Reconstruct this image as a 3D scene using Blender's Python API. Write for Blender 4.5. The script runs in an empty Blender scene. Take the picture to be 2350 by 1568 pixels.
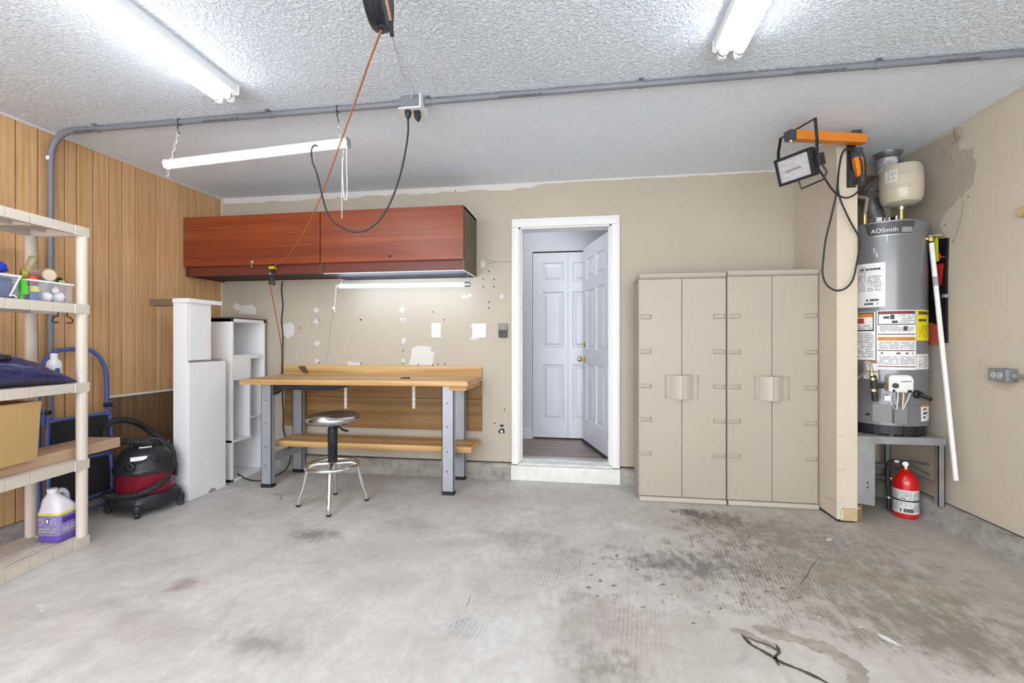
import bpy, bmesh, math, random
from mathutils import Vector, Matrix

random.seed(7)
scene = bpy.context.scene
C = scene.collection

# ---------------------------------------------------------------- camera
F_PX, W_PX, H_PX = 1075.4, 2350, 1568
YAW = math.radians(8.84)
EYE = Vector((0, 0, 1.17))
cam_data = bpy.data.cameras.new('camera')
cam_data.sensor_width = 36.0
cam_data.lens = 36.0 * F_PX / W_PX
cam_data.clip_start = 0.02
cam = bpy.data.objects.new('camera', cam_data)
cam.location = EYE
cam.rotation_euler = (math.pi / 2, 0, YAW)
C.objects.link(cam)
scene.camera = cam

# ---------------------------------------------------------------- world, light, exposure
world = bpy.data.worlds.new('world')
scene.world = world
world.use_nodes = True
bg = world.node_tree.nodes['Background']
bg.inputs['Color'].default_value = (0.93, 0.96, 1.0, 1)      # overcast daylight through the open garage door behind the camera
bg.inputs['Strength'].default_value = 1.85
TUBE_POWER = 7.0
SHOP_POWER = 4.0
BENCH_POWER = 5.6
HALL_POWER = 3.2
vs = scene.view_settings
vs.view_transform = 'Standard'
vs.look = 'None'
vs.gamma = 1.0
vs.use_curve_mapping = False
vs.exposure = 1.88

# ---------------------------------------------------------------- room measures (metres)
XL, XR, YB, ZC = -3.381, 2.286, 3.944, 2.516      # left wall, right wall, back wall, ceiling
YF = -2.6                                          # the garage door opening behind the camera
CURB = 0.13


def ray(px, py):
    u = (px - W_PX / 2) / F_PX
    v = (H_PX / 2 - py) / F_PX
    return Vector((u * math.cos(YAW) - math.sin(YAW), math.cos(YAW) + u * math.sin(YAW), v))


def P(px, py, X=None, Y=None, Z=None):
    d = ray(px, py)
    if X is not None: t = X / d.x
    elif Y is not None: t = Y / d.y
    else: t = (Z - EYE.z) / d.z
    return EYE + d * t


def on_cyl(px, py, cx, cy, r):
    """first point of the sight line on a vertical cylinder (clamped to the tangent): angle, height"""
    d = ray(px, py)
    a = d.x ** 2 + d.y ** 2
    b = -2 * (d.x * cx + d.y * cy)
    c = cx * cx + cy * cy - r * r
    q = max(0.0, b * b - 4 * a * c)
    t = (-b - math.sqrt(q)) / (2 * a)
    p = EYE + d * t
    return math.atan2(p.y - cy, p.x - cx), p.z


# ---------------------------------------------------------------- mesh helpers
ORG = {}


class MB:
    def __init__(self):
        self.v, self.f = [], []

    def add(self, vs, fs):
        n = len(self.v)
        self.v += [Vector(p) for p in vs]
        self.f += [tuple(i + n for i in f) for f in fs]
        return self

    def box(self, lo, hi):
        x0, y0, z0 = lo
        x1, y1, z1 = hi
        return self.add([(x0, y0, z0), (x1, y0, z0), (x1, y1, z0), (x0, y1, z0), (x0, y0, z1), (x1, y0, z1), (x1, y1, z1), (x0, y1, z1)],
                        [(3, 2, 1, 0), (4, 5, 6, 7), (0, 1, 5, 4), (1, 2, 6, 5), (2, 3, 7, 6), (3, 0, 4, 7)])

    def obox(self, c, ax, ay, az):
        """box by centre and three half-axis vectors"""
        c, ax, ay, az = Vector(c), Vector(ax), Vector(ay), Vector(az)
        vs = [c + ax * i + ay * j + az * k for k in (-1, 1) for (i, j) in ((-1, -1), (1, -1), (1, 1), (-1, 1))]
        return self.add(vs, [(3, 2, 1, 0), (4, 5, 6, 7), (0, 1, 5, 4), (1, 2, 6, 5), (2, 3, 7, 6), (3, 0, 4, 7)])

    def prism(self, pts, vec):
        n = len(pts)
        vec = Vector(vec)
        vs = [Vector(p) for p in pts] + [Vector(p) + vec for p in pts]
        fs = [tuple(range(n - 1, -1, -1)), tuple(range(n, 2 * n))] + [(i, (i + 1) % n, n + (i + 1) % n, n + i) for i in range(n)]
        return self.add(vs, fs)

    def loft(self, secs, caps=True, closed=True):
        n = len(secs[0])
        vs = [p for s in secs for p in s]
        fs = []
        for k in range(len(secs) - 1):
            for i in range(n if closed else n - 1):
                j = (i + 1) % n
                fs.append((k * n + i, k * n + j, (k + 1) * n + j, (k + 1) * n + i))
        if caps:
            fs.append(tuple(range(n - 1, -1, -1)))
            fs.append(tuple(range((len(secs) - 1) * n, len(secs) * n)))
        return self.add(vs, fs)

    def tube(self, path, r, n=8, closed=False, caps=True):
        path = [Vector(p) for p in path]
        m = len(path)
        rs = r if isinstance(r, (list, tuple)) else [r] * m
        T = []
        for i in range(m):
            a = path[(i - 1) % m] if (closed or i > 0) else path[i]
            b = path[(i + 1) % m] if (closed or i < m - 1) else path[i]
            t = (b - a)
            T.append(t.normalized() if t.length > 1e-9 else Vector((0, 0, 1)))
        up = Vector((0, 0, 1)) if abs(T[0].z) < 0.9 else Vector((1, 0, 0))
        u = T[0].cross(up).normalized()
        secs = []
        for i in range(m):
            u = (u - T[i] * u.dot(T[i]))
            u = u.normalized() if u.length > 1e-6 else T[i].orthogonal().normalized()
            w = T[i].cross(u)
            secs.append([path[i] + (u * math.cos(2 * math.pi * k / n) + w * math.sin(2 * math.pi * k / n)) * rs[i] for k in range(n)])
        if closed:
            secs.append(secs[0])
            return self.loft(secs, caps=False)
        return self.loft(secs, caps=caps)

    def lathe(self, prof, o, axis=(0, 0, 1), n=28, ref=None):
        """profile of (radius, height) pairs turned about an axis"""
        o, ax = Vector(o), Vector(axis).normalized()
        u = Vector(ref).normalized() if ref else ax.orthogonal().normalized()
        w = ax.cross(u)
        secs = [[o + ax * h + (u * math.cos(2 * math.pi * k / n) + w * math.sin(2 * math.pi * k / n)) * max(r, 1e-4) for k in range(n)] for r, h in prof]
        return self.loft(secs)

    def xf(self, M):
        self.v = [M @ p for p in self.v]
        return self

    def mapv(self, fn):
        self.v = [Vector(fn(p)) for p in self.v]
        return self

    def build(self, name, mat, parent=None, smooth=None, bevel=0.0, seg=2, org=None, fix=True, subsurf=0):
        if parent is not None:
            o0 = ORG[parent]
        elif org is not None:
            o0 = Vector(org)
        else:
            lo = [min(p[i] for p in self.v) for i in range(3)]
            hi = [max(p[i] for p in self.v) for i in range(3)]
            o0 = Vector(((lo[0] + hi[0]) / 2, (lo[1] + hi[1]) / 2, lo[2]))
        me = bpy.data.meshes.new(name)
        me.from_pydata([p - o0 for p in self.v], [], self.f)
        if fix:
            bm = bmesh.new()
            bm.from_mesh(me)
            bmesh.ops.recalc_face_normals(bm, faces=bm.faces)
            bm.to_mesh(me)
            bm.free()
        me.materials.append(mat)
        if smooth is not None:
            me.shade_smooth()
            me.set_sharp_from_angle(angle=math.radians(smooth))
        ob = bpy.data.objects.new(name, me)
        C.objects.link(ob)
        ORG[ob] = o0
        if parent is not None: ob.parent = parent
        else: ob.location = o0
        if bevel > 0:
            m = ob.modifiers.new('bevel', 'BEVEL')
            m.width = bevel
            m.segments = seg
            m.limit_method = 'ANGLE'
            m.angle_limit = math.radians(40)
        if subsurf:
            m = ob.modifiers.new('subsurf', 'SUBSURF')
            m.levels = m.render_levels = subsurf
        return ob


def B(lo, hi, name, mat, parent=None, **k):
    return MB().box(lo, hi).build(name, mat, parent, **k)


def tag(o, label, cat, group=None):
    o['label'] = label
    o['category'] = cat
    if group: o['group'] = group
    return o


def thing(name, label, cat, loc, group=None):
    o = bpy.data.objects.new(name, None)
    o.empty_display_size = 0.1
    C.objects.link(o)
    o.location = loc
    ORG[o] = Vector(loc)
    return tag(o, label, cat, group)


def struct(o):
    o['kind'] = 'structure'
    return o


def dup(ob, parent, off=(0, 0, 0)):
    c = ob.copy()
    C.objects.link(c)
    c.parent = parent
    c.location = ob.location + Vector(off)
    ORG[c] = ORG[parent]
    return c


def spline(pts, k=6, closed=False):
    pts = [Vector(p) for p in pts]
    n = len(pts)
    out = []
    for i in range(n if closed else n - 1):
        p0 = pts[(i - 1) % n] if (closed or i > 0) else pts[0]
        p1, p2 = pts[i], pts[(i + 1) % n]
        p3 = pts[(i + 2) % n] if (closed or i < n - 2) else pts[n - 1]
        for j in range(k):
            t = j / k
            out.append(0.5 * ((2 * p1) + (p2 - p0) * t + (2 * p0 - 5 * p1 + 4 * p2 - p3) * t * t + (3 * p1 - p0 - 3 * p2 + p3) * t ** 3))
    if not closed: out.append(pts[-1])
    return out


def relief(w, h, t, rects, M, mb=None):
    """slab w x h x t whose front (local y=0, facing -y) carries stepped recesses; rect = (x0,z0,x1,z1,[((l,b,r,t) inset, depth)...])"""
    mb = mb or MB()
    xs = sorted({0, w} | {q for r in rects for q in (r[0], r[2])})
    zs = sorted({0, h} | {q for r in rects for q in (r[1], r[3])})
    loc = MB()
    for i in range(len(xs) - 1):
        for j in range(len(zs) - 1):
            cx, cz = (xs[i] + xs[i + 1]) / 2, (zs[j] + zs[j + 1]) / 2
            if any(r[0] < cx < r[2] and r[1] < cz < r[3] for r in rects): continue
            loc.add([(xs[i], 0, zs[j]), (xs[i + 1], 0, zs[j]), (xs[i + 1], 0, zs[j + 1]), (xs[i], 0, zs[j + 1])], [(0, 1, 2, 3)])
    for r in rects:
        ring = [(r[0], 0, r[1]), (r[2], 0, r[1]), (r[2], 0, r[3]), (r[0], 0, r[3])]
        for ins, dep in r[4]:
            if not isinstance(ins, tuple): ins = (ins,) * 4
            nr = [(r[0] + ins[0], dep, r[1] + ins[1]), (r[2] - ins[2], dep, r[1] + ins[1]), (r[2] - ins[2], dep, r[3] - ins[3]), (r[0] + ins[0], dep, r[3] - ins[3])]
            loc.add(ring + nr, [(k, (k + 1) % 4, 4 + (k + 1) % 4, 4 + k) for k in range(4)])
            ring = nr
        loc.add(ring, [(0, 1, 2, 3)])
    loc.add([(0, 0, 0), (w, 0, 0), (w, t, 0), (0, t, 0), (0, 0, h), (w, 0, h), (w, t, h), (0, t, h)],
            [(3, 2, 1, 0), (4, 5, 6, 7), (1, 2, 6, 5), (2, 3, 7, 6), (3, 0, 4, 7)])
    mb.add([M @ p for p in loc.v], loc.f)
    return mb


def frame(o, ex, ey, ez):
    """matrix with the given origin and axes"""
    ex, ey, ez = Vector(ex), Vector(ey), Vector(ez)
    return Matrix(((ex.x, ey.x, ez.x, o[0]), (ex.y, ey.y, ez.y, o[1]), (ex.z, ey.z, ez.z, o[2]), (0, 0, 0, 1)))


def text_mb(s, size, M, extrude=0.0004):
    """lettering as a mesh, laid out in local x (right) / y (up)"""
    cu = bpy.data.curves.new('text', 'FONT')
    cu.body = s
    cu.size = size
    cu.extrude = extrude
    cu.resolution_u = 3
    ob = bpy.data.objects.new('text', cu)
    C.objects.link(ob)
    dg = bpy.context.evaluated_depsgraph_get()
    me = bpy.data.meshes.new_from_object(ob.evaluated_get(dg))
    mb = MB().add([M @ v.co for v in me.vertices], [tuple(p.vertices) for p in me.polygons])
    bpy.data.objects.remove(ob)
    bpy.data.curves.remove(cu)
    bpy.data.meshes.remove(me)
    return mb


def blob(cx, cy, rx, ry, n=14, jit=0.3, rng=random):
    ph = rng.random() * 6
    return [(cx + rx * math.cos(2 * math.pi * k / n) * (1 + jit * (rng.random() - .5)), cy + ry * math.sin(2 * math.pi * k / n) * (1 + jit * (rng.random() - .5))) for k in range(n)]


def rrect(cx, cy, hx, hy, r, z, n=4):
    """rounded rectangle ring at height z"""
    out = []
    for (sx, sy, a0) in ((1, 1, 0), (-1, 1, 90), (-1, -1, 180), (1, -1, 270)):
        for k in range(n + 1):
            a = math.radians(a0 + 90 * k / n)
            out.append(Vector((cx + sx * (hx - r) + r * math.cos(a), cy + sy * (hy - r) + r * math.sin(a), z)))
    return out


# ---------------------------------------------------------------- materials
class NT:
    def __init__(self, name):
        self.m = bpy.data.materials.new(name)
        self.m.use_nodes = True
        self.t = self.m.node_tree
        self.b = self.t.nodes['Principled BSDF']
        self._co = None

    def n(self, kind, ins=None, **props):
        nd = self.t.nodes.new('ShaderNode' + kind)
        for k, v in props.items(): setattr(nd, k, v)
        for k, v in (ins or {}).items(): self.set(nd.inputs[k], v)
        return nd

    def set(self, sock, v):
        if hasattr(v, 'is_output'): self.t.links.new(v, sock)
        elif isinstance(v, tuple) and len(v) == 3 and sock.type == 'RGBA': sock.default_value = (*v, 1)
        else: sock.default_value = v

    def co(self):
        if not self._co: self._co = self.n('TexCoord').outputs['Object']
        return self._co

    def mapped(self, scale=(1, 1, 1), loc=(0, 0, 0), rot=(0, 0, 0), src=None):
        return self.n('Mapping', {'Vector': src or self.co(), 'Scale': scale, 'Location': loc, 'Rotation': rot}).outputs[0]

    def noise(self, scale, detail=4, rough=.55, vec=None, dist=0.0):
        return self.n('TexNoise', {'Vector': vec or self.co(), 'Scale': scale, 'Detail': detail, 'Roughness': rough, 'Distortion': dist}).outputs[0]

    def ramp(self, fac, stops):
        nd = self.n('ValToRGB', {'Fac': fac})
        e = nd.color_ramp.elements
        while len(e) < len(stops): e.new(0.5)
        for q, (p, c) in zip(e, stops):
            q.position = p
            q.color = (*c, 1) if len(c) == 3 else c
        return nd.outputs[0]

    def rng(self, fac, a, b, c=0.0, d=1.0):
        return self.n('MapRange', {0: fac, 1: a, 2: b, 3: c, 4: d}).outputs[0]

    def math(self, op, a, b=0.0, c=None):
        nd = self.n('Math', {0: a, 1: b}, operation=op)
        if c is not None: self.set(nd.inputs[2], c)
        return nd.outputs[0]

    def mix(self, fac, a, b, mode='MIX'):
        nd = self.n('MixRGB', {0: fac, 1: a, 2: b}, blend_type=mode)
        return nd.outputs[0]

    def bump(self, h, strength=.3, dist=.005):
        self.t.links.new(self.n('Bump', {'Height': h, 'Strength': strength, 'Distance': dist}).outputs[0], self.b.inputs['Normal'])

    def out(self, col=None, rough=None, metal=None):
        if col is not None: self.set(self.b.inputs['Base Color'], col)
        if rough is not None: self.set(self.b.inputs['Roughness'], rough)
        if metal is not None: self.set(self.b.inputs['Metallic'], metal)
        return self.m


def pm(name, col, rough=.5, metal=0.0, var=.08, vscale=6.0, bump=0.0, bscale=80.0, coat=0.0, trans=0.0, alpha=1.0, ior=1.45):
    t = NT(name)
    dark = tuple(c * (1 - var * 2) for c in col)
    c = t.mix(t.rng(t.noise(vscale, 5), .35, .75), col, dark)
    if bump: t.bump(t.noise(bscale, 3), bump, .002)
    t.b.inputs['Coat Weight'].default_value = coat
    t.b.inputs['Transmission Weight'].default_value = trans
    t.b.inputs['IOR'].default_value = ior
    t.b.inputs['Alpha'].default_value = alpha
    return t.out(c, rough, metal)


def emit(name, col, power):
    t = NT(name)
    t.b.inputs['Emission Color'].default_value = (*col, 1)
    t.b.inputs['Emission Strength'].default_value = power
    return t.out((.9, .9, .9), .4)


def wood(name, c1, c2, c3, axis=0, grain=9.0, rough=.5, coat=0.0, fine=60, spread=.35, knots=0.0, ring=.22):
    """grain runs along the given axis; every piece gets its own offset and tone"""
    t = NT(name)
    rnd = t.n('ObjectInfo').outputs['Random']
    off = t.n('CombineXYZ', {0: t.math('MULTIPLY', rnd, 37.0), 1: t.math('MULTIPLY', rnd, 53.0), 2: t.math('MULTIPLY', rnd, 71.0)}).outputs[0]
    src = t.n('VectorMath', {0: t.co(), 1: off}, operation='ADD').outputs[0]
    sc = [1.0, 1.0, 1.0]
    sc[axis] = .09
    v1 = t.mapped(tuple(sc), src=src)
    n1 = t.noise(grain, 5, .6, v1, 1.3)
    w = t.n('TexWave', {'Vector': v1, 'Scale': grain * .55, 'Distortion': 7.0, 'Detail': 3.0, 'Detail Scale': 1.2}, wave_type='RINGS').outputs[0]
    sc[axis] = .02
    n2 = t.noise(fine, 3, .6, t.mapped(tuple(sc), src=src))
    f = t.math('ADD', t.math('MULTIPLY', n1, .5), t.math('ADD', t.math('MULTIPLY', w, ring), t.math('MULTIPLY', n2, .5 - ring)))
    col = t.ramp(f, [(.3, c2), (.5, c1), (.72, c3)])
    col = t.mix(t.rng(rnd, 0, 1, 0, spread), col, c2)
    if knots:
        vo = t.n('TexVoronoi', {'Vector': t.mapped((1.0 if axis else .55, 1, .55 if axis == 2 else 1), src=src), 'Scale': knots}).outputs['Distance']
        col = t.mix(t.rng(vo, .03, .075, .85, 0), col, tuple(c * .25 for c in c2))
    t.bump(n2, .12, .002)
    t.b.inputs['Coat Weight'].default_value = coat
    return t.out(col, rough)

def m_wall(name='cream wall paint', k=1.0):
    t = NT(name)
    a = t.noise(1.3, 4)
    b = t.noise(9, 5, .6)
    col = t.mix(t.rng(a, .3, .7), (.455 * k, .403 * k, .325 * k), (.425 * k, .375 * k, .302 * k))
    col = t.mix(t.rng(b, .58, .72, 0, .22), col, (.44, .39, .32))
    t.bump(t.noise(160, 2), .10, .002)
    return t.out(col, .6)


def m_ceiling():
    t = NT('popcorn ceiling')
    v = t.n('SeparateXYZ', {0: t.co()}).outputs[1]
    coarse = t.rng(v, 2.40, 2.60, 1.0, .22)          # heavy stipple in front of the conduit run, finer one behind it
    n1 = t.noise(62, 3, .6, dist=.6)
    n2 = t.noise(140, 2, .6)
    h = t.math('ADD', t.rng(n1, .42, .66), t.math('MULTIPLY', n2, .35))
    bp = t.n('Bump', {'Height': t.math('MULTIPLY', h, coarse), 'Strength': .8, 'Distance': .013})
    t.t.links.new(bp.outputs[0], t.b.inputs['Normal'])
    return t.out(t.mix(t.rng(t.noise(.9, 3), .35, .7), (.80, .862, .945), (.76, .82, .90)), .85)


def m_floor():
    t = NT('worn concrete floor')
    co = t.co()
    xyz = t.n('SeparateXYZ', {0: co}).outputs
    big = t.noise(.9, 5, .6)
    mid = t.noise(3.2, 7, .68, dist=.6)
    fine = t.noise(28, 6, .7)
    med = t.noise(9, 5, .65)
    streak = t.noise(7, 7, .68, t.mapped((1.2, .55, 1), rot=(0, 0, .05)), .8)
    streak2 = t.noise(22, 6, .7, t.mapped((1.3, .42, 1), rot=(0, 0, -.12)), .5)
    col = t.ramp(mid, [(.26, (.34, .325, .30)), (.42, (.50, .487, .462)), (.6, (.60, .59, .57)), (.8, (.66, .65, .63))])
    col = t.mix(t.rng(streak, .48, .70, 0, .55), col, (.40, .38, .355))
    col = t.mix(t.rng(streak2, .52, .74, 0, .45), col, (.42, .395, .37))
    col = t.mix(t.rng(streak2, .46, .30, 0, .25), col, (.74, .73, .71))
    col = t.mix(t.rng(t.noise(1.7, 4, .6, t.mapped((1, 1, 1), (4, 2, 0))), .5, .7, 0, .35), col, (.56, .49, .465))
    col = t.mix(t.rng(med, .56, .74, 0, .35), col, (.38, .36, .33))
    # browner, dirtier concrete towards the water heater
    dirt = t.math('MULTIPLY', t.rng(t.math('ADD', xyz[0], t.math('MULTIPLY', big, 1.8)), .7, 2.3), t.rng(xyz[1], 1.0, 2.2, .55, 1))
    col = t.mix(t.math('MULTIPLY', dirt, t.rng(streak, .3, .65, .36, .78)), col, (.395, .345, .275))
    # tyre tread prints: fine ridges inside soft patches
    w1 = t.n('TexWave', {'Vector': t.mapped((1, 1, 1), rot=(0, 0, .12)), 'Scale': 17.0, 'Distortion': 2.5, 'Detail': 3.0}).outputs[0]
    w2 = t.n('TexWave', {'Vector': t.mapped((1, 1, 1), rot=(0, 0, 1.1)), 'Scale': 15.0, 'Distortion': 2.5, 'Detail': 3.0}).outputs[0]
    tread = t.math('MAXIMUM', t.rng(w1, .35, .75), t.math('MULTIPLY', t.rng(w2, .45, .8), t.rng(med, .45, .6)))
    tread = t.math('MULTIPLY', tread, t.rng(fine, .3, .6))

    def spot(cx, cy, rx, ry, soft=.1):
        v = t.mapped((1 / rx, 1 / ry, 0), (-cx / rx, -cy / ry, 0))
        ln = t.n('VectorMath', {0: v}, operation='LENGTH').outputs['Value']
        ln = t.math('ADD', ln, t.math('MULTIPLY', t.math('SUBTRACT', med, .5), 2.6))
        ln = t.math('ADD', ln, t.math('MULTIPLY', t.math('SUBTRACT', streak2, .5), 2.4))
        return t.rng(ln, 1.05, soft, 0, 1)

    for (px, py, rx, ry, rot, c, k, tr) in (
            (1800, 1310, .62, .55, .3, (.155, .12, .095), 1.0, 1), (1720, 1215, .60, .30, 0, (.19, .155, .13), 1.0, 1),
            (1290, 1300, .40, .35, 0, (.33, .30, .26), .85, 1), (1090, 1140, .48, .22, 0, (.40, .335, .31), .9, 1),
            (1440, 1440, .20, .26, 0, (.29, .20, .155), .9, 1), (1345, 1420, .16, .26, 0, (.34, .31, .28), .7, 0),
            (2100, 1420, .50, .26, .6, (.25, .22, .18), .85, 0), (2230, 1480, .36, .22, .6, (.22, .20, .165), .85, 0),
            (2250, 1370, .45, .30, .6, (.28, .25, .20), .7, 1), (1560, 1295, .42, .17, .2, (.17, .16, .15), .9, 0),
            (1640, 1190, .22, .14, 0, (.15, .125, .105), .95, 0), (1590, 1178, .14, .08, 0, (.13, .115, .10), .95, 0),
            (1440, 1208, .14, .08, 0, (.66, .65, .63), .7, 0), (730, 1228, .18, .11, 0, (.22, .215, .205), .9, 0),
            (440, 1340, .11, .08, 0, (.33, .25, .23), .8, 0), (590, 1478, .18, .09, .5, (.25, .235, .22), .7, 0),
            (1060, 1430, .11, .16, 0, (.27, .265, .255), .8, 1), (350, 1450, .42, .13, -.2, (.40, .345, .325), .75, 1),
            (1500, 1500, .36, .40, 0, (.40, .375, .33), .6, 0), (1190, 1235, .30, .17, 0, (.31, .30, .285), .7, 0),
            (1380, 1530, .14, .10, 0, (.22, .20, .175), .8, 0), (1900, 1250, .55, .35, .4, (.22, .185, .15), .85, 1), (2000, 1330, .55, .40, .4, (.26, .22, .175), .8, 1), (1250, 1210, .3, .16, 0, (.42, .37, .35), .7, 1), (900, 1260, .4, .2, 0, (.44, .42, .40), .6, 0), (250, 1230, .3, .25, 0, (.42, .36, .34), .6, 0)):
        p = P(px, py, Z=0)
        f = spot(p.x, p.y, rx, ry)
        if tr: f = t.math('MULTIPLY', f, t.rng(tread, 0, 1, .30, 1))
        col = t.mix(t.math('MULTIPLY', f, k), col, c)
    # small dark pits and droppings
    vo = t.n('TexVoronoi', {'Vector': co, 'Scale': 9.0}).outputs['Distance']
    pit = t.math('MULTIPLY', t.rng(vo, .05, .11, 1, 0), t.rng(t.noise(.8, 2, .5, t.mapped((1, 1, 1), (9, 3, 0))), .5, .62))
    col = t.mix(t.math('MULTIPLY', pit, .7), col, (.20, .18, .16))
    col = t.mix(t.rng(fine, .35, .8, 0, .18), col, (.3, .29, .27), 'MULTIPLY')
    t.bump(t.math('ADD', fine, t.math('MULTIPLY', t.noise(150, 3), .5)), .25, .003)
    return t.out(col, t.rng(mid, .2, .8, .5, .7))


def m_curb():
    t = NT('rough curb concrete')
    a = t.noise(7, 7, .7)
    b = t.noise(60, 4, .7)
    col = t.ramp(a, [(.3, (.17, .16, .145)), (.5, (.33, .315, .285)), (.75, (.50, .48, .44))])
    col = t.mix(t.rng(b, .5, .7, 0, .4), col, (.16, .15, .14))
    t.bump(t.math('ADD', a, t.math('MULTIPLY', b, .4)), .7, .012)
    return t.out(col, .85)


M_WALL_R = m_wall('cream wall paint raised for light', 1.36)  # same cream paint, colour raised to stand in for light on these walls
M_WALL, M_CEIL, M_FLOOR, M_CURB = m_wall(), m_ceiling(), m_floor(), m_curb()
M_PANEL = wood('oak wall panelling', (.63, .38, .185), (.465, .255, .11), (.73, .465, .24), axis=2, grain=13, rough=.42, fine=95, spread=.4, ring=.10)
M_PANEL_LOW = wood('dark oak wainscot', (.20, .115, .06), (.115, .063, .033), (.27, .165, .09), axis=2, grain=13, rough=.5, fine=95, spread=.3, ring=.1)
M_GAP = pm('dark gap', (.035, .026, .02), .9)
M_WHITE = pm('white trim paint', (.76, .765, .765), .35, var=.008)
M_TRIMDIRT = pm('scuffed white paint', (.74, .74, .71), .45, var=.09, vscale=14)
M_HALL = pm('hall wall paint', (.66, .67, .72), .6, var=.02)
M_DOOR = pm('door paint', (.72, .735, .80), .32, var=.015)
M_PATCH = pm('spackle', (.63, .61, .585), .7, var=.04, bump=.2)
M_GREYPATCH = pm('bare wall patch', (.465, .41, .33), .7, var=.06)
M_HOLE = pm('dark hole', (.03, .028, .026), .9)
M_KRAFT = pm('bare kraft board', (.26, .155, .085), .8, var=.12)
M_ALU = pm('worn aluminium', (.62, .62, .61), .38, .85, var=.1, vscale=20)
M_STEEL = pm('galvanised steel', (.50, .51, .52), .42, .75, var=.12, vscale=25)
M_BRASS = pm('brass', (.72, .55, .22), .28, 1.0)
M_CHROME = pm('chrome', (.80, .80, .80), .12, 1.0, var=.02)
M_BLACK = pm('black plastic', (.016, .017, .021), .42, var=.1)
M_RUBBER = pm('black rubber', (.02, .02, .022), .6)
M_BLACKMET = pm('black painted steel', (.022, .023, .027), .4, var=.05)
M_PLASTIC_W = pm('white plastic', (.80, .80, .79), .35, var=.02)
M_TUBE = emit('fluorescent tube', (.90, .955, 1.0), TUBE_POWER)
M_SHOP = emit('led diffuser', (.95, .98, 1.0), SHOP_POWER)
M_BENCHTUBE = emit('under cabinet tube', (.72, .86, 1.0), BENCH_POWER)
M_INK = pm('print ink', (.06, .06, .065), .7)
M_INKGREY = pm('grey print ink', (.33, .33, .34), .7)
M_PAPER = pm('label paper', (.80, .80, .79), .5, var=.02)

# ================================================================ the setting
fl = struct(B((XL - .15, YF, -.1), (XR + .15, YB, 0), 'floor', M_FLOOR, org=(0, 0, 0)))
ce = struct(B((XL - .15, YF, ZC), (XR + .15, YB + .2, ZC + .1), 'ceiling', M_CEIL, org=(0, 0, 0)))

# back wall, with its doorway
DX0, DX1 = P(1190, 800, Y=YB).x, P(1404, 800, Y=YB).x
DZ1 = P(1300, 518, Y=YB).z
WT = 0.14
mb = MB()
mb.box((XL - .15, YB, CURB + .012), (DX0, YB + WT, ZC)).box((DX1, YB, CURB + .012), (XR + .15, YB + WT, ZC)).box((DX0, YB, DZ1), (DX1, YB + WT, ZC))
wb = struct(mb.build('wall_back', M_WALL, org=(0, 0, 0)))
mb = MB().box((XL, YB + .02, 0), (DX0, YB + .1, CURB + .03)).box((DX1, YB + .02, 0), (XR, YB + .1, CURB + .03))
mb.build('sill_gap', M_GAP, wb)


def curb_seg(p0, p1, nrm, h, d, name, label=None):
    """rough kerb: strip with an uneven face along p0-p1, standing d out from the wall along nrm"""
    p0, p1, nrm = Vector(p0), Vector(p1), Vector(nrm)
    rng = random.Random(int(h * 1000 + p0.x * 10))
    n = max(3, int((p1 - p0).length / .12))
    secs = []
    for i in range(n + 1):
        p = p0.lerp(p1, i / n)
        j = lambda a: (rng.random() - .5) * a
        secs.append([p - nrm * .06, p + nrm * (d + .022 + j(.014)), p + nrm * (d + .012 + j(.01)) + Vector((0, 0, .03)), p + nrm * (d + j(.008)) + Vector((0, 0, h * .9)),
                     p + nrm * (d - .012) + Vector((0, 0, h)), p - nrm * .06 + Vector((0, 0, h))])
    return struct(MB().loft(secs).build(name, M_CURB, smooth=50, org=(0, 0, 0)))


curb_seg((XL, YB, 0), (P(1174, 800, Y=YB - .022).x - .005, YB, 0), (0, -1, 0), CURB, .02, 'trim_1')
curb_seg((P(1422.5, 800, Y=YB - .022).x + .005, YB, 0), (XR, YB, 0), (0, -1, 0), CURB, .02, 'trim_2')
curb_seg((XR, YF, 0), (XR, YB, 0), (-1, 0, 0), CURB, .055, 'trim_3')
curb_seg((XL, YF, 0), (XL, YB, 0), (1, 0, 0), .075, .02, 'trim_4')

# right wall
wr = struct(B((XR, YF, CURB + .008), (XR + .12, YB, ZC), 'wall_right', M_WALL_R, org=(0, 0, 0)))
B((XR + .006, YF, .1), (XR + .1, YB, CURB + .02), 'sill_gap', M_GAP, wr)
# unpainted area high up beside the expansion tank, with its ragged paint edge
edge = [(2062, 366), (2120, 335), (2192, 300), (2204, 318), (2198, 336), (2208, 340), (2222, 345), (2234, 335), (2235, 352), (2232, 362), (2240, 368), (2241, 385), (2237, 402), (2235, 418),
        (2226, 432), (2216, 440), (2212, 452), (2198, 456), (2192, 468), (2180, 478), (2170, 486), (2168, 496), (2160, 508), (2157, 520), (2163, 532), (2171, 545), (2125, 552), (2062, 552)]
MB().prism([P(x, y, X=XR - .0015) for x, y in edge], (.003, 0, 0)).build('bare_patch', M_GREYPATCH, wr)
MB().prism([P(x, y, X=XR - .003) for x, y in ((2200, 345), (2206, 334), (2214, 332), (2208, 342))], (.002, 0, 0)).build('paint_chip', M_PATCH, wr)
for px, py in ((2169, 516), (2187, 555), (2127, 335), (2229, 392), (2214, 375), (2207, 400), (2222, 452)):
    p = P(px, py, X=XR)
    MB().lathe([(0, -.002), (.0045, -.002), (.0045, .001)], p, (-1, 0, 0), 8).build('nail_hole', M_HOLE, wr)
mb = MB()
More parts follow.
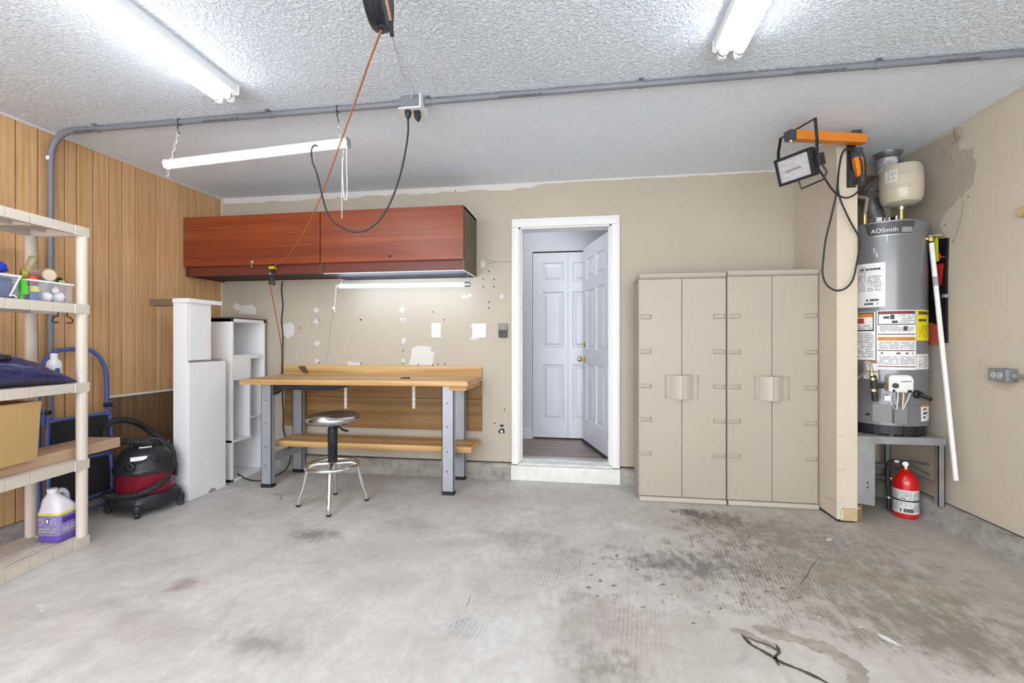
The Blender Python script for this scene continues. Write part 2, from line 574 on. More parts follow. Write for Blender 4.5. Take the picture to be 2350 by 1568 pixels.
for pts in (((2187, 293), (2196, 318), (2190, 326), (2183, 333)), ((2193, 292), (2199, 305), (2204, 322)), ((2199, 293), (2208, 296), (2206, 312), (2215, 320)), ((2190, 296), (2189, 312), (2200, 330)),
            ((2161, 340), (2171, 361)), ((2178, 352), (2187, 378)), ((2210, 460), (2206, 500), (2188, 555))):
    mb.tube(spline([P(x, y, X=XR - .004) for x, y in pts], 4), .0011, 4)
mb.build('loose_wires', pm('thin dark wire', (.16, .14, .12), .6), wr)

# left wall: backing plus single vertical boards
wl = struct(B((XL - .12, YF, .075), (XL - .012, YB, ZC), 'wall_left', M_GAP, org=(0, 0, 0)))
ys = [P(px, 500, X=XL).y for px in (37, 88, 149, 177, 214.5, 251, 281, 311, 360, 416.5, 450, 472)] + [YB]
rng = random.Random(3)
y = ys[0]
while y > YF + .1:
    y -= rng.choice((.10, .14, .16, .2))
    ys.insert(0, max(y, YF))
YW = P(250, 912, X=XL).y
for a, b in zip(ys[:-1], ys[1:]):
    lowz = .08 if b < YW + .03 else .775
    B((XL - .013, a + .003, lowz), (XL, b - .003, ZC - .004), 'plank', M_PANEL, wl, bevel=.002, seg=1)
for a, b in zip(ys[:-1], ys[1:]):
    if b >= YW + .03:
        B((XL - .015, max(a, YW) + .002, .078), (XL - .002, b - .002, .765), 'plank', M_PANEL_LOW, wl, bevel=.002, seg=1)
B((XL - .01, YW - .02, .762), (XL + .008, YB, .778), 'dado_strip', M_WHITE, wl, bevel=.003)
struct(B((XL - .01, YF, ZC - .016), (XL + .006, YB, ZC), 'trim_5', M_PATCH, org=(0, 0, 0)))
struct(B((XL, YB - .007, 1.3), (XL + .0115, YB + .002, ZC), 'trim_6', M_PATCH, org=(0, 0, 0)))

# wing wall that hides the water heater
WX0, WX1, WY = 1.612, 1.735, 3.32
ww = struct(B((WX0, WY, .018), (WX1, YB, ZC), 'wall_wing', M_WALL_R, org=(0, 0, 0), bevel=.004))
B((WX0 + .012, WY + .012, 0), (WX1 - .012, YB - .03, .09), 'sole_plate', M_GAP, ww)
# torn corner at the foot that shows the stud, and its cracked skim edge
MB().box((WX0 + .022, WY - .004, .012), (WX1 - .006, WY + .02, .092)).build('bare_stud', pm('bare stud face', (.56, .43, .24), .75, var=.12, vscale=18), ww, bevel=.004)
mb = MB()
rng = random.Random(5)
z, pts = .03, []
for k in range(9):
    pts.append((WX0 + .012 + rng.random() * .02, WY - .005, .02 + k * .011))
mb.tube(pts, .006, 5)
mb.tube([(WX0 + .02 + k * .012, WY - .005, .096 + rng.random() * .007) for k in range(10)], .004, 5)
mb.build('torn_paper', M_PATCH, ww)
B((WX1 - .004, WY + .03, .0), (WX1 + .04, WY + .12, .11), 'wood_block', pm('brown block', (.23, .135, .07), .75, var=.15), ww)
for pts in (((1921, 1082), (1931, 1079), (1940, 1078)), ((1921, 997), (1926, 1001), (1936, 1000)), ((1885, 1128), (1900, 1142), (1919, 1153))):
    MB().tube([P(x, y, Y=WY - .001) if x > 1920 else P(x, y, X=WX0 - .0005) for x, y in pts], .0007, 4).build('crack', M_HOLE, ww)

# spackle patches, screw holes and cracks on the back wall
rng = random.Random(11)
for px, py, rx, ry in ((726, 712, 6, 6), (726, 738, 6, 6), (728, 788, 7, 6), (923, 710, 7, 6), (925, 734, 6, 5), (926, 782, 5, 7), (727, 829, 5, 5), (926, 828, 4, 5), (1068, 681, 9, 4), (1076, 678, 6, 4),
                       (1152, 681, 5, 5), (662, 758, 14, 18), (544, 704, 8, 9), (1089, 777, 10, 4), (1084, 749, 6, 3), (1108, 606, 6, 10)):
    q = [P(x, y, Y=YB - .001) for x, y in blob(px, py, rx, ry, 12, .45, rng)]
    MB().prism(q, (0, -.0015, 0)).build('spackle_patch', M_PATCH, wb)
for poly in (((549, 702), (580, 700), (588, 708), (588, 722), (549, 720)), ((945, 800), (958, 794), (990, 796), (988, 806), (997, 808), (993, 838), (938, 838), (944, 818)),
             ((798, 829), (816, 832), (826, 832), (828, 839), (798, 839))):
    MB().prism([P(x, y, Y=YB - .001) for x, y in poly], (0, -.0016, 0)).build('spackle_patch', M_PATCH, wb)
for px, py in ((733, 735), (733, 833), (827, 734), (829, 734), (925, 735), (925, 805), (925, 834), (1020, 734), (1021, 836), (829, 835), (734, 637), (924, 635), (1021, 632), (1109, 641), (1134, 641), (1109, 658), (1134, 658),
               (1122, 623), (1122, 694), (1122, 707), (687, 753), (994, 716), (1005, 836), (993, 838), (960, 837), (1154, 1060), (1135, 972), (1158, 940), (1095, 420), (1045, 438)):
    MB().lathe([(0, .003), (.006, .003), (.006, -.001)], P(px, py, Y=YB), (0, -1, 0), 8).build('screw_hole', M_HOLE, wb)
mb = MB()
for pts in (((767, 712), (762, 730), (757, 765), (756, 800), (749, 826)), ((1118, 598), (1150, 601), (1174, 600)), ((1116, 606), (1140, 602)), ((1170, 745), (1163, 775), (1172, 776))):
    mb.tube([P(x, y, Y=YB - .0005) for x, y in pts], .0016, 4)
mb.build('hairline_crack', pm('dark crack line', (.22, .2, .18), .8), wb)  # cracks drawn as thin dark lines
# ragged ceiling paint that runs down onto the top of the wall
top = [(512 + k * 22, 0) for k in range(61)]
pts = []
for k, (x, _) in enumerate(top):
    pa = P(x, 450, Y=YB - .002)
    pts.append(Vector((pa.x, YB - .001, ZC - (.036 if k < 33 else .012) - rng.random() * (.022 if k < 33 else .008))))
for k in range(len(pts) - 1):
    pass
mb = MB()
for a, b in zip(pts[:-1], pts[1:]):
    mb.add([a, b, (b.x, YB - .001, ZC), (a.x, YB - .001, ZC)], [(0, 1, 2, 3)])
mb.build('ceiling_paint_edge', M_PATCH, wb)
# hole with a stub of pipe low on the wall, beside the doorway
p = P(1152, 990, Y=YB)
MB().prism([P(x, y, Y=YB - .001) for x, y in blob(1152, 990, 7, 6, 10, .6, rng)], (0, -.002, 0)).build('wall_hole', M_HOLE, wb)
MB().lathe([(.012, -.02), (.012, .02), (0, .022)], p, (0, -1, 0), 10).build('pipe_stub', M_STEEL, wb, smooth=40)
MB().prism([P(x, y, Y=YB - .001) for x, y in blob(1151, 977, 5, 2.5, 9, .6, rng)], (0, -.002, 0)).build('wall_chip', M_HOLE, wb)
# brown unpainted board and a pale strip up in the heater alcove
MB().prism([P(x, y, Y=YB - .001) for x, y in ((1969, 402), (2040, 405), (2040, 470), (2000, 462), (1969, 470))], (0, -.004, 0)).build('bare_board', M_KRAFT, wb)

# doorway: casing, jamb, stop, threshold, sill board
td = .022
X0, X1 = P(1174, 800, Y=YB - td).x, P(1422.5, 800, Y=YB - td).x
Z1 = P(1300, 498, Y=YB - td).z
tr = struct(MB().box((X0, YB - td, CURB - .0), (DX0 + .004, YB + .002, DZ1 - .0045)).build('trim_7', M_WHITE, org=(0, 0, 0), bevel=.004))
B((DX1 - .004, YB - td, CURB), (X1, YB + .002, DZ1 - .0045), 'casing', M_WHITE, tr, bevel=.004)
B((X0, YB - td, DZ1 - .004), (X1, YB + .002, Z1), 'casing', M_WHITE, tr, bevel=.004)
for (a, b, c) in ((X0 + .012, X0 + .022, 0), (X1 - .022, X1 - .012, 0)):
    B((a, YB - td - .004, CURB), (b, YB - td + .004, Z1 - .0225), 'casing_bead', M_WHITE, tr, bevel=.003)
B((X0 + .012, YB - td - .004, Z1 - .022), (X1 - .012, YB - td + .004, Z1 - .012), 'casing_bead', M_WHITE, tr, bevel=.003)
J = .016
HZ = .148
B((DX0, YB - .004, HZ), (DX0 + J, YB + WT + .005, DZ1), 'jamb', M_WHITE, tr)
B((DX1 - J, YB - .004, HZ), (DX1, YB + WT + .005, DZ1), 'jamb', M_WHITE, tr)
B((DX0, YB - .004, DZ1 - J), (DX1, YB + WT + .005, DZ1), 'jamb', M_WHITE, tr)
B((DX0 + J, YB + .03, HZ), (DX0 + J + .012, YB + .07, DZ1 - J), 'door_stop', M_WHITE, tr)
B((DX1 - J - .012, YB + .03, HZ), (DX1 - J, YB + .07, DZ1 - J), 'door_stop', M_WHITE, tr)
mb = MB().prism([(DX0 - .002, YB - .028, .125), (DX0 - .002, YB - .028, .140), (DX0 - .002, YB + .02, .152), (DX0 - .002, YB + .05, .172), (DX0 - .002, YB + WT, .168), (DX0 - .002, YB + WT, .12)], (DX1 - DX0 + .004, 0, 0))
th = mb.build('threshold', M_ALU, tr, bevel=.002)
for k in range(4):
    B((DX0 + .01, YB - .02 + k * .017, .142 + k * .0055), (DX1 - .01, YB - .012 + k * .017, .147 + k * .0055), 'ridge', M_ALU, th)
sl = B((X0 - .004, YB - .036, 0.0), (X1 + .004, YB + .02, CURB - .006), 'sill_board', M_TRIMDIRT, tr, bevel=.003)

# the hall beyond
HY = 4.90
BX0 = P(1222.5, 800, Y=HY).x
BZ0, BZ1 = .165, P(1223, 581, Y=HY).z
BW = P(1304, 800, Y=HY).x - BX0
struct(MB().box((-1.2, HY, 0), (BX0 - .004, HY + .1, 2.6)).box((BX0 - .004, HY, BZ1 + .012), (BX0 + 2 * BW + .01, HY + .1, 2.6)).box((BX0 + 2 * BW + .01, HY, 0), (1.3, HY + .1, 2.6)).build('wall_hall', M_HALL, org=(0, 0, 0)))
struct(B((-1.3, YB + WT, 0), (-1.2, HY + .1, 2.6), 'wall_hall_left', M_HALL, org=(0, 0, 0)))
struct(B((1.3, YB + WT, 0), (1.4, HY + .1, 2.6), 'wall_hall_right', M_HALL, org=(0, 0, 0)))
struct(B((-1.3, YB + WT, 2.55), (1.4, HY + .1, 2.65), 'ceiling_hall', M_HALL, org=(0, 0, 0)))
hf = struct(B((-1.3, YB + WT, 0), (1.4, HY + .05, HZ - .008), 'floor_hall', M_GAP, org=(0, 0, 0)))
M_LAM = wood('brown laminate', (.30, .215, .175), (.21, .15, .12), (.38, .29, .24), axis=0, grain=8, rough=.35, fine=50, spread=.6)
rng = random.Random(4)
yy = YB + WT
while yy < HY + .02:
    xx = -1.2 - rng.random() * .8
    while xx < 1.3:
        a, b = max(xx, -1.2), min(xx + 1.1, 1.3)
        if b - a > .02: B((a + .0008, yy + .0008, HZ - .01), (b - .0008, min(yy + .125, HY + .04) - .0008, HZ), 'floor_plank', M_LAM, hf)
        xx += 1.1
    yy += .125
struct(MB().prism([(-1.2, HY, HZ), (-1.2, HY - .018, HZ), (-1.2, HY - .018, HZ + .09), (-1.2, HY - .008, HZ + .115), (-1.2, HY, HZ + .115)], (BX0 + 1.2 - .012, 0, 0)).build('baseboard_hall', M_WHITE, org=(0, 0, 0)))
struct(B((BX0 - .03, HY + .095, .1), (BX0 + 2 * BW + .03, HY + .14, 2.2), 'wall_closet', M_GAP, org=(0, 0, 0)))

# bifold closet door: two leaves with raised panels
rings = [(.012, .013), (.022, .013), (.046, .002)]
bh = BZ1 - BZ0


def leaf(l, r):
    return [(BW * l, bh * a, BW * (1 - r), bh * b, rings) for a, b in ((.094, .396), (.4856, .7885), (.841, .947))]


bd = thing('door_2', 'white bifold closet door with moulded panels across the hall', 'door', (BX0 + BW, HY + .02, BZ0))
del bd['label'], bd['category']
struct(bd)
relief(BW - .002, bh, .03, leaf(.27, .13), frame((BX0, HY + .012, BZ0), (1, 0, 0), (0, 1, 0), (0, 0, 1))).build('door_leaf', M_DOOR, bd, fix=False)
relief(BW - .002, bh, .03, leaf(.12, .27), frame((BX0 + BW, HY + .012, BZ0), (1, 0, 0), (0, 1, 0), (0, 0, 1))).build('door_leaf', M_DOOR, bd, fix=False)
B((BX0, HY + .01, BZ1 + .003), (BX0 + 2 * BW, HY + .05, BZ1 + .012), 'track', M_GAP, bd)

# open six-panel door, hinged on the right jamb
HG = Vector((DX1 - J - .004, YB + WT + .009, .168))
FREE = Vector((-.018, 4.84, .168))
ex = (FREE - HG)
dw = ex.length
ex.normalize()
nv = Vector((-ex.y, ex.x, 0))                    # faces the camera (towards -x)
if nv.x > 0: nv = -nv
dh = DZ1 - J - .006 - HG.z
pr = []
for a, b in ((.115, .40), (.475, .775), (.83, .935)):
    for l, r in ((.145, .46), (.54, .855)): pr.append((dw * l, dh * a, dw * r, dh * b, rings))
dr = thing('door_1', '', '', HG)
del dr['label'], dr['category']
struct(dr)
relief(dw, dh, .035, pr, frame(HG, ex, -nv, (0, 0, 1))).build('door_leaf', M_DOOR, dr, fix=False)
kp = HG + ex * (dw - .065) + Vector((0, 0, P(1333, 824, Y=4.8).z - HG.z))
kn = MB().lathe([(0, 0), (.032, 0), (.032, .006), (.014, .012), (.012, .035), (.024, .045), (.029, .058), (.024, .07), (0, .073)], kp, nv, 18).build('door_knob', M_BRASS, dr, smooth=40)
MB().lathe([(0, 0), (.03, 0), (.03, .008), (.022, .014), (0, .016)], kp + Vector((0, 0, .145)), nv, 18).build('deadbolt', M_BRASS, dr, smooth=40)
MB().obox(HG + ex * (dw + .001) + nv * -.017 + Vector((0, 0, kp.z - HG.z)), ex * .001, nv * .012, (0, 0, .03)).build('latch_plate', M_BRASS, dr)
MB().obox(HG + ex * dw / 2 + nv * .004 + Vector((0, 0, -.004)), ex * dw * .5, nv * .006, (0, 0, .012)).build('door_sweep', M_BLACK, dr)
for z in (P(1397, 578, Y=4.0).z, P(1397, 789, Y=4.0).z, P(1397, 1000, Y=4.0).z):
    h = MB().box((DX1 - J - .004, YB + .075, z - .05), (DX1 - J + .001, YB + .135, z + .05)).tube([(DX1 - J - .006, YB + WT + .004, z - .05), (DX1 - J - .006, YB + WT + .004, z + .05)], .007, 8)
    h.build('hinge', M_STEEL, dr, smooth=40)
# ceiling lamp added to light the hall, out of view above the doorway
hl = thing('added_hall_lamp', 'unseen round flush ceiling lamp added to light the hall behind the doorway', 'lamp', (-.45, 4.45, 2.55))
MB().lathe([(0, -.06), (.08, -.055), (.14, -.03), (.155, 0)], (-.45, 4.45, 2.53), (0, 0, 1), 24).build('glass_shade', emit('hall lamp glass', (.92, .95, 1.0), HALL_POWER), hl, smooth=60)
MB().lathe([(0, 0), (.165, 0), (.165, .02), (0, .02)], (-.45, 4.45, 2.53), (0, 0, 1), 24).build('lamp_base', M_WHITE, hl)

# ================================================================ floor marks
M_CRACK = pm('crack filler', (.085, .072, .058), .9, var=.2, vscale=30)
M_SCAR = pm('scaled concrete', (.40, .355, .30), .85, var=.2, vscale=18, bump=.5, bscale=90)


def strip(pts, w, name, mat, rng, z=.0015):
    """irregular flat ribbon on the floor along photo points"""
    c = spline([P(x, y, Z=0) for x, y in pts], 9)
    k1, k2 = rng.random() * 6, rng.random() * 6
    L, R = [], []
    for i, p in enumerate(c):
        t = (c[min(i + 1, len(c) - 1)] - c[max(i - 1, 0)]).normalized()
        s = Vector((-t.y, t.x, 0))
        e = min(1, min(i, len(c) - 1 - i) / 5 + .1)
        L.append(p + s * w * e * (.85 + .25 * math.sin(i * .37 + k1) + .12 * math.sin(i * 1.3 + k2) + .1 * rng.random()) + Vector((0, 0, z)))
        R.append(p - s * w * e * (.85 + .25 * math.sin(i * .43 + k2) + .12 * math.sin(i * 1.5 + k1) + .1 * rng.random()) + Vector((0, 0, z)))
    m = MB()
    for i in range(len(c) - 1): m.add([L[i], L[i + 1], R[i + 1], R[i]], [(0, 1, 2, 3)])
    return m.build(name, mat, fl)


rng = random.Random(21)
strip([(1700, 1455), (1722, 1478), (1752, 1497), (1780, 1512), (1790, 1520), (1830, 1536), (1868, 1553), (1905, 1572)], .008, 'crack', M_CRACK, rng, .002)
strip([(1782, 1480), (1787, 1496), (1780, 1512), (1788, 1530)], .006, 'crack', M_CRACK, rng, .002)
strip([(1712, 1462), (1740, 1474), (1768, 1484), (1785, 1496)], .005, 'crack', M_CRACK, rng, .002)
strip([(1676, 1445), (1700, 1450), (1730, 1466), (1762, 1478), (1780, 1490)], .022, 'concrete_scar', M_SCAR, rng)
strip([(1725, 1437), (1760, 1448), (1830, 1468), (1880, 1484), (1920, 1500), (1955, 1530), (1975, 1560), (1985, 1590)], .038, 'concrete_scar', M_SCAR, rng, .001)
strip([(2012, 1455), (2040, 1470), (2068, 1485)], .013, 'paint_smear', pm('white paint smear', (.74, .75, .74), .6), rng)
for px, py, r in ((93, 1390, 9), (97, 1402, 6), (1903, 1239, 7), (1752, 1398, 3), (1975, 1440, 4), (1880, 1417, 3)):
    MB().prism([P(x, y, Z=0) for x, y in blob(px, py, r, r * .5, 10, .4, rng)], (0, 0, .001)).build('paint_drip', M_PATCH, fl)
mbk = MB()
for _ in range(80):
    a = rng.random() * 6.28
    s = math.sqrt(rng.random())
    px, py = 1590 + 330 * s * math.cos(a) * .8, 1330 + 95 * s * math.sin(a) + (rng.random() - .5) * 50
    r = 1.2 + 3.2 * rng.random() ** 2
    q = [P(x, y, Z=0) + Vector((0, 0, .0012)) for x, y in blob(px, py, r * 1.5, r * .7, 8, 1.1, rng)]
    mbk.add(q, [tuple(range(8))])
st = mbk.build('oil_spots', pm('dried oil spots', (.25, .235, .215), .8, var=.2), fl)
st['kind'] = 'stuff'
for pts in (((1850, 1330), (1862, 1302), (1880, 1282)), ((1835, 1345), (1845, 1330), (1852, 1322)), ((1070, 1395), (1076, 1380), (1080, 1366))):
    strip(pts, .0015, 'hairline_crack', M_CRACK, rng)
w = MB().tube(spline([P(x, y, Z=.003) for x, y in ((628, 1137), (640, 1134), (647, 1142), (641, 1150))], 5), .0015, 5).build('wire_scrap', M_BLACK)
tag(w, 'thin dark curl of wire lying on concrete beside the bench leg', 'wire')

# ================================================================ ceiling: strip lights
M_FIX = pm('white enamelled steel', (.80, .81, .83), .35, var=.02)


def strip_light(cx, y_end, rot, label):
    L = 2.42
    t = thing('strip_light', label, 'light', (cx, y_end, ZC - .1), 'twin tube strip lights on the ceiling')
    R = Matrix.Translation((cx, y_end, 0)) @ Matrix.Rotation(rot, 4, 'Z')
    prof = [(-.068, ZC + .001), (-.068, ZC - .044), (-.054, ZC - .052), (.054, ZC - .052), (.068, ZC - .044), (.068, ZC + .001)]
    MB().prism([(x, 0, z) for x, z in prof], (0, -L, 0)).xf(R).build('housing', M_FIX, t, bevel=.002)
    MB().prism([(x * 1.04, .002, z) for x, z in prof], (0, -.012, 0)).xf(R).build('end_plate', M_FIX, t, bevel=.002)
    for s in (-1, 1):
        x = s * .034
        z = ZC - .069
        tb = MB().tube([(x, -.045, z), (x, -L + .045, z)], .019, 14).xf(R).build('tube', M_TUBE, t, smooth=50)
        MB().tube([(x, -.028, z), (x, -.046, z)], .0195, 14).xf(R).build('end_cap', M_ALU, tb, smooth=50)
        for e in (-.018, -L + .018):
            MB().prism([(x - .014, e - .01, ZC - .05), (x + .014, e - .01, ZC - .05), (x + .019, e - .01, z), (x + .012, e - .01, z - .022), (x - .012, e - .01, z - .022), (x - .019, e - .01, z)], (0, .02, 0)).xf(R).build('lampholder', M_PLASTIC_W, t, bevel=.002)
    MB().tube([(.062, -.03, ZC - .042), (.060, -.032, ZC - .046)], .004, 6).xf(R).build('screw', M_BLACK, t)
    return t


strip_light(-1.868, 2.215, math.radians(2.4), 'twin-tube strip light on the ceiling above the resin shelving side')
strip_light(.637, 2.222, 0.0, 'twin-tube strip light on the ceiling towards the tan storage cabinets')

# ================================================================ grey conduit run along the ceiling
M_PVC = pm('grey pvc conduit', (.18, .185, .215), .42, var=.05)
CY, CR = 2.492, .0165
CZ = ZC - .0185
cd = thing('conduit_run', 'grey plastic conduit clipped along the ceiling and down the panelled wall', 'conduit', (XL + .03, CY, 1.2))
BXc = P(948, 245, Y=CY).x                       # outlet box
xe = XL + .028
bend = [Vector((xe + .19 - .16 * math.cos(a) - .03, CY, CZ - .16 + .16 * math.sin(a))) for a in [math.radians(q) for q in range(0, 91, 9)]]
MB().tube([(xe, CY, .12), bend[0]], CR, 14).build('conduit', M_PVC, cd, smooth=50)
MB().tube([bend[-1], (BXc - .08, CY, CZ)], CR, 14).build('conduit', M_PVC, cd, smooth=50)
MB().tube([(BXc + .06, CY, CZ), (XR + .02, CY, CZ)], CR, 14).build('conduit', M_PVC, cd, smooth=50)
MB().tube([bend[0] + Vector((0, 0, -.05))] + bend + [bend[-1] + Vector((.12, 0, 0))], CR + .0025, 14).build('elbow', M_PVC, cd, smooth=50)
MB().tube([(BXc - .10, CY, CZ), (BXc - .055, CY, CZ)], CR + .004, 14).build('coupling', M_PVC, cd, smooth=50)
MB().tube([(BXc + .05, CY, CZ), (BXc + .10, CY, CZ)], CR + .004, 14).build('coupling', M_PVC, cd, smooth=50)
for px in (225, 620, 985, 1470, 2011):
    x = P(px, 260, Y=CY).x
    MB().lathe([(CR + .0005, -.011), (CR + .003, -.011), (CR + .003, .011), (CR + .0005, .011)], (x, CY, CZ), (1, 0, 0), 14).box((x - .011, CY - .035, ZC - .006), (x + .011, CY - .012, ZC + .001)).build('pipe_clip', M_PVC, cd, smooth=40)
B((xe - .012, CY - CR - .004, P(90, 355, X=xe).z - .012), (xe + .012, CY - CR - .001, P(90, 355, X=xe).z + .012), 'sticker', M_PAPER, cd)
# print along the conduit
s45 = math.sqrt(.5)
for px, s, flip in ((1820, 'J-M MANUFACTURING 3/4" S40', 0), (1145, 'J-M MANUFACTURING 3/4" S40', 0), (2150, 'J-M MANUFACTURING', 0), (470, 'J-M MANUFACTURING 3/4" S40', 0), (225, 'J-M MANUFACTURING', 1)):
    x = P(px, 250, Y=CY).x
    up = Vector((0, -s45, s45))
    nrm = Vector((0, -s45, -s45))
    o = Vector((x, CY, CZ)) + nrm * (CR + .0035 if flip else CR + .0008)
    ex = Vector((-1, 0, 0)) if flip else Vector((1, 0, 0))
    if flip: up = -up
    text_mb(s, .017, frame(o - up * .006, ex, up, nrm)).build('lettering', M_INK, cd)

# outlet box in the run, with two plugs
ob = thing('ceiling_outlet_box', 'grey ceiling outlet box with white cover plates in the conduit run', 'outlet box', (BXc, CY, ZC - .075))
B((BXc - .055, CY - .05, ZC - .068), (BXc + .055, CY + .05, ZC + .0), 'box', M_PVC, ob, bevel=.004)
MB().obox((BXc - .0, CY - .0, ZC - .072), (.064, 0, 0), (0, .062, 0), (0, 0, .004)).build('cover_plate', M_PLASTIC_W, ob, bevel=.002)
MB().obox((BXc + .06, CY, ZC - .036), (.004, 0, .0), (0, .06, 0), (.0, 0, .038)).build('cover_plate', M_PLASTIC_W, ob, bevel=.002)
pl = MB().lathe([(0, 0), (.017, 0), (.019, -.012), (.015, -.03), (.008, -.045), (0, -.046)], (BXc - .018, CY - .03, ZC - .074), (0, 0, 1), 12).build('plug', M_BLACK, ob, smooth=40)
MB().prism([(BXc + .012, CY - .035, ZC - .075), (BXc + .05, CY - .035, ZC - .075), (BXc + .05, CY - .035, ZC - .11), (BXc + .036, CY - .035, ZC - .135), (BXc + .02, CY - .035, ZC - .12)], (0, .03, 0)).build('plug', M_BLACK, ob, bevel=.006)

# ================================================================ hanging shop light
SL, SR = Vector((-2.518, 2.5, 2.245)), Vector((-1.338, 2.5, 2.30))
ax = (SR - SL).normalized()
upv = Vector((0, 1, 0)).cross(ax)
if upv.z < 0: upv = -upv
sh = thing('shop_light', 'slim white shop light hanging on chains from the conduit', 'light', SL.lerp(SR, .5) + Vector((0, 0, -.03)))
sec = [(-.028, .008), (-.026, .015), (-.014, .030), (.014, .030), (.026, .015), (.028, .008)]
pts = [SL + Vector((0, 1, 0)) * a + upv * b for a, b in sec]
MB().prism(pts, SR - SL).build('reflector', M_FIX, sh, bevel=.002)
MB().tube([SL + upv * -.008, SR + upv * -.006], .014, 12).build('diffuser', M_SHOP, sh, smooth=50)
for e, o in ((SL, -1), (SR, 1)):
    MB().prism([e + Vector((0, 1, 0)) * a + upv * b for a, b in ((-.02, -.022), (-.029, .011), (-.016, .033), (.016, .033), (.029, .011), (.02, -.022))], ax * .006 * o).build('end_cap', M_STEEL if o > 0 else M_FIX, sh)


def chain(a, b, name, parent, mat, link=.028):
    a, b = Vector(a), Vector(b)
    d = (b - a).normalized()
    s = d.orthogonal().normalized()
    w = d.cross(s)
    n = max(1, int((b - a).length / (link * .78)))
    m = MB()
    for i in range(n):
        c = a.lerp(b, (i + .5) / n)
        q = s if i % 2 else w
        m.tube([c + d * (link * .5 * math.cos(t)) + q * (.006 * math.sin(t)) for t in [2 * math.pi * k / 10 for k in range(10)]], .0016, 5, closed=True)
    return m.build(name, mat, parent, smooth=60)


for px, e in ((413, SL + ax * .03 + upv * .04), (776, SR - ax * .05 + upv * .04)):
    x = P(px, 270, Y=CY).x
    h = Vector((x, CY - .005, CZ - CR - .012))
    chain(h + Vector((0, 0, -.012)), e, 'chain', sh, M_CHROME)
    MB().lathe([(CR + .0008, -.002), (CR + .0035, -.002), (CR + .0035, .002), (CR + .0008, .002)], (x, CY, CZ), (1, 0, 0), 14).tube([h + Vector((0, -.014, .01)), h + Vector((.004, -.018, -.012)), h + Vector((.02, -.02, -.06))], .0022, 6).tube([h + Vector((.004, -.018, -.02)), h + Vector((.022, -.02, .004))], .0022, 6).build('cable_tie', M_BLACK, sh)
chain(SL + Vector((.03, -.02, -.012)), SL + Vector((.025, -.02, -.075)), 'chain', sh, M_CHROME, .032)
q = SR + Vector((-.012, -.03, -.005))
chain(q, q + Vector((0, 0, -.07)), 'chain', sh, M_CHROME, .026)
m = MB().tube(spline([q + Vector((0, 0, -.075)), q + Vector((-.004, 0, -.16)), q + Vector((.004, 0, -.30)), q + Vector((.014, 0, -.325)), q + Vector((.024, 0, -.30)), q + Vector((.022, 0, -.15)), q + Vector((.02, 0, .01))], 6), .0024, 6)
m.tube([q + Vector((-.006, 0, -.09)), q + Vector((-.008, 0, -.3)), q + Vector((-.007, 0, -.43))], .0018, 6)
m.build('pull_chain', M_PLASTIC_W, sh, smooth=60)
# black cord from the outlet box to the shop light
cps = [(939, 275, 2.46), (936, 310, 2.46), (925, 375, 2.46), (908, 435, 2.45), (885, 485, 2.44), (855, 520, 2.44), (820, 533, 2.44), (785, 522, 2.44), (757, 500, 2.44), (742, 460, 2.45), (729, 405, 2.45), (717, 370, 2.45), (715, 345, 2.45), (721, 334, 2.45), (730, 336, 2.455)]
path = [Vector((BXc - .018, CY - .03, ZC - .115))] + [P(a, b, Y=y) for a, b, y in cps[1:]]
c = MB().tube(spline(path, 5), .0052, 8).build('power_cord', M_RUBBER, sh, smooth=60)

# ================================================================ cord reel under the ceiling and its orange cord
RC = Vector((-.682, 1.47, 2.348))
ra = Vector((.985, .172, 0)).normalized()
rl = thing('cord_reel', 'black retractable cord reel hanging from the ceiling', 'cord reel', RC + Vector((0, 0, -.14)))
MB().lathe([(0, -.030), (.11, -.030), (.122, -.026), (.128, -.016), (.128, .016), (.122, .026), (.116, .029), (.112, .027), (0, .027)], RC, ra, 40).build('housing', M_BLACK, rl, smooth=35)
MB().lathe([(.1285, -.004), (.131, -.003), (.131, .003), (.1285, .004)], RC, ra, 40).build('seam_rib', M_BLACKMET, rl, smooth=35)
w2 = Vector((0, 0, 1))
u2 = w2.cross(ra)
dk = frame(RC + ra * .0275, u2, w2, ra)
lb = MB().lathe([(0, 0), (.105, 0), (.105, .0006), (0, .0006)], RC + ra * .0272, ra, 32).build('face_label', pm('black label', (.018, .018, .02), .45), rl)
MB().prism([dk @ Vector(p) for p in ((-.085, .0, .001), (-.085, .03, .001), (.085, -.055, .001), (.07, -.075, .001))], ra * .0006).build('orange_band', pm('orange print', (.75, .27, .07), .5), lb)
mb = MB()
rng = random.Random(2)
for k in range(4):
    for j in range(5):
        x, z = -.04 + j * .016 + k * .006, -.012 - k * .012 - j * .006
        mb.prism([dk @ Vector((x + a, z + b, .001)) for a, b in ((0, 0), (.012, -.004), (.012, .003), (0, .007))], ra * .0005)
mb.build('fine_print', M_PAPER, lb)
MB().box((RC.x - .03, RC.y - .03, RC.z + .12), (RC.x + .03, RC.y + .03, ZC + .001)).build('bracket', M_BLACKMET, rl, bevel=.004)
low = RC + Vector((0, 0, -.128))
MB().lathe([(.012, 0), (.012, -.012), (0, -.014)], low + ra * .014, (0, 0, 1), 12).build('cord_guide', M_BLACK, rl)
wo = RC + ra * .03 + u2 * -.075 + Vector((0, 0, -.1))
wo = P(897, 68, Y=RC.y - .0)
path = [wo + Vector((0, .0, -.01)), P(904, 100, Z=ZC - .03), P(915, 145, Z=ZC - .014), P(928, 180, Z=ZC - .008), P(945, 200, Z=ZC - .0075), Vector((BXc + .01, CY - .052, ZC - .02))]
MB().tube(spline(path, 5), .0042, 7).build('supply_cord', pm('grey white cord', (.62, .62, .61), .5), rl, smooth=60)
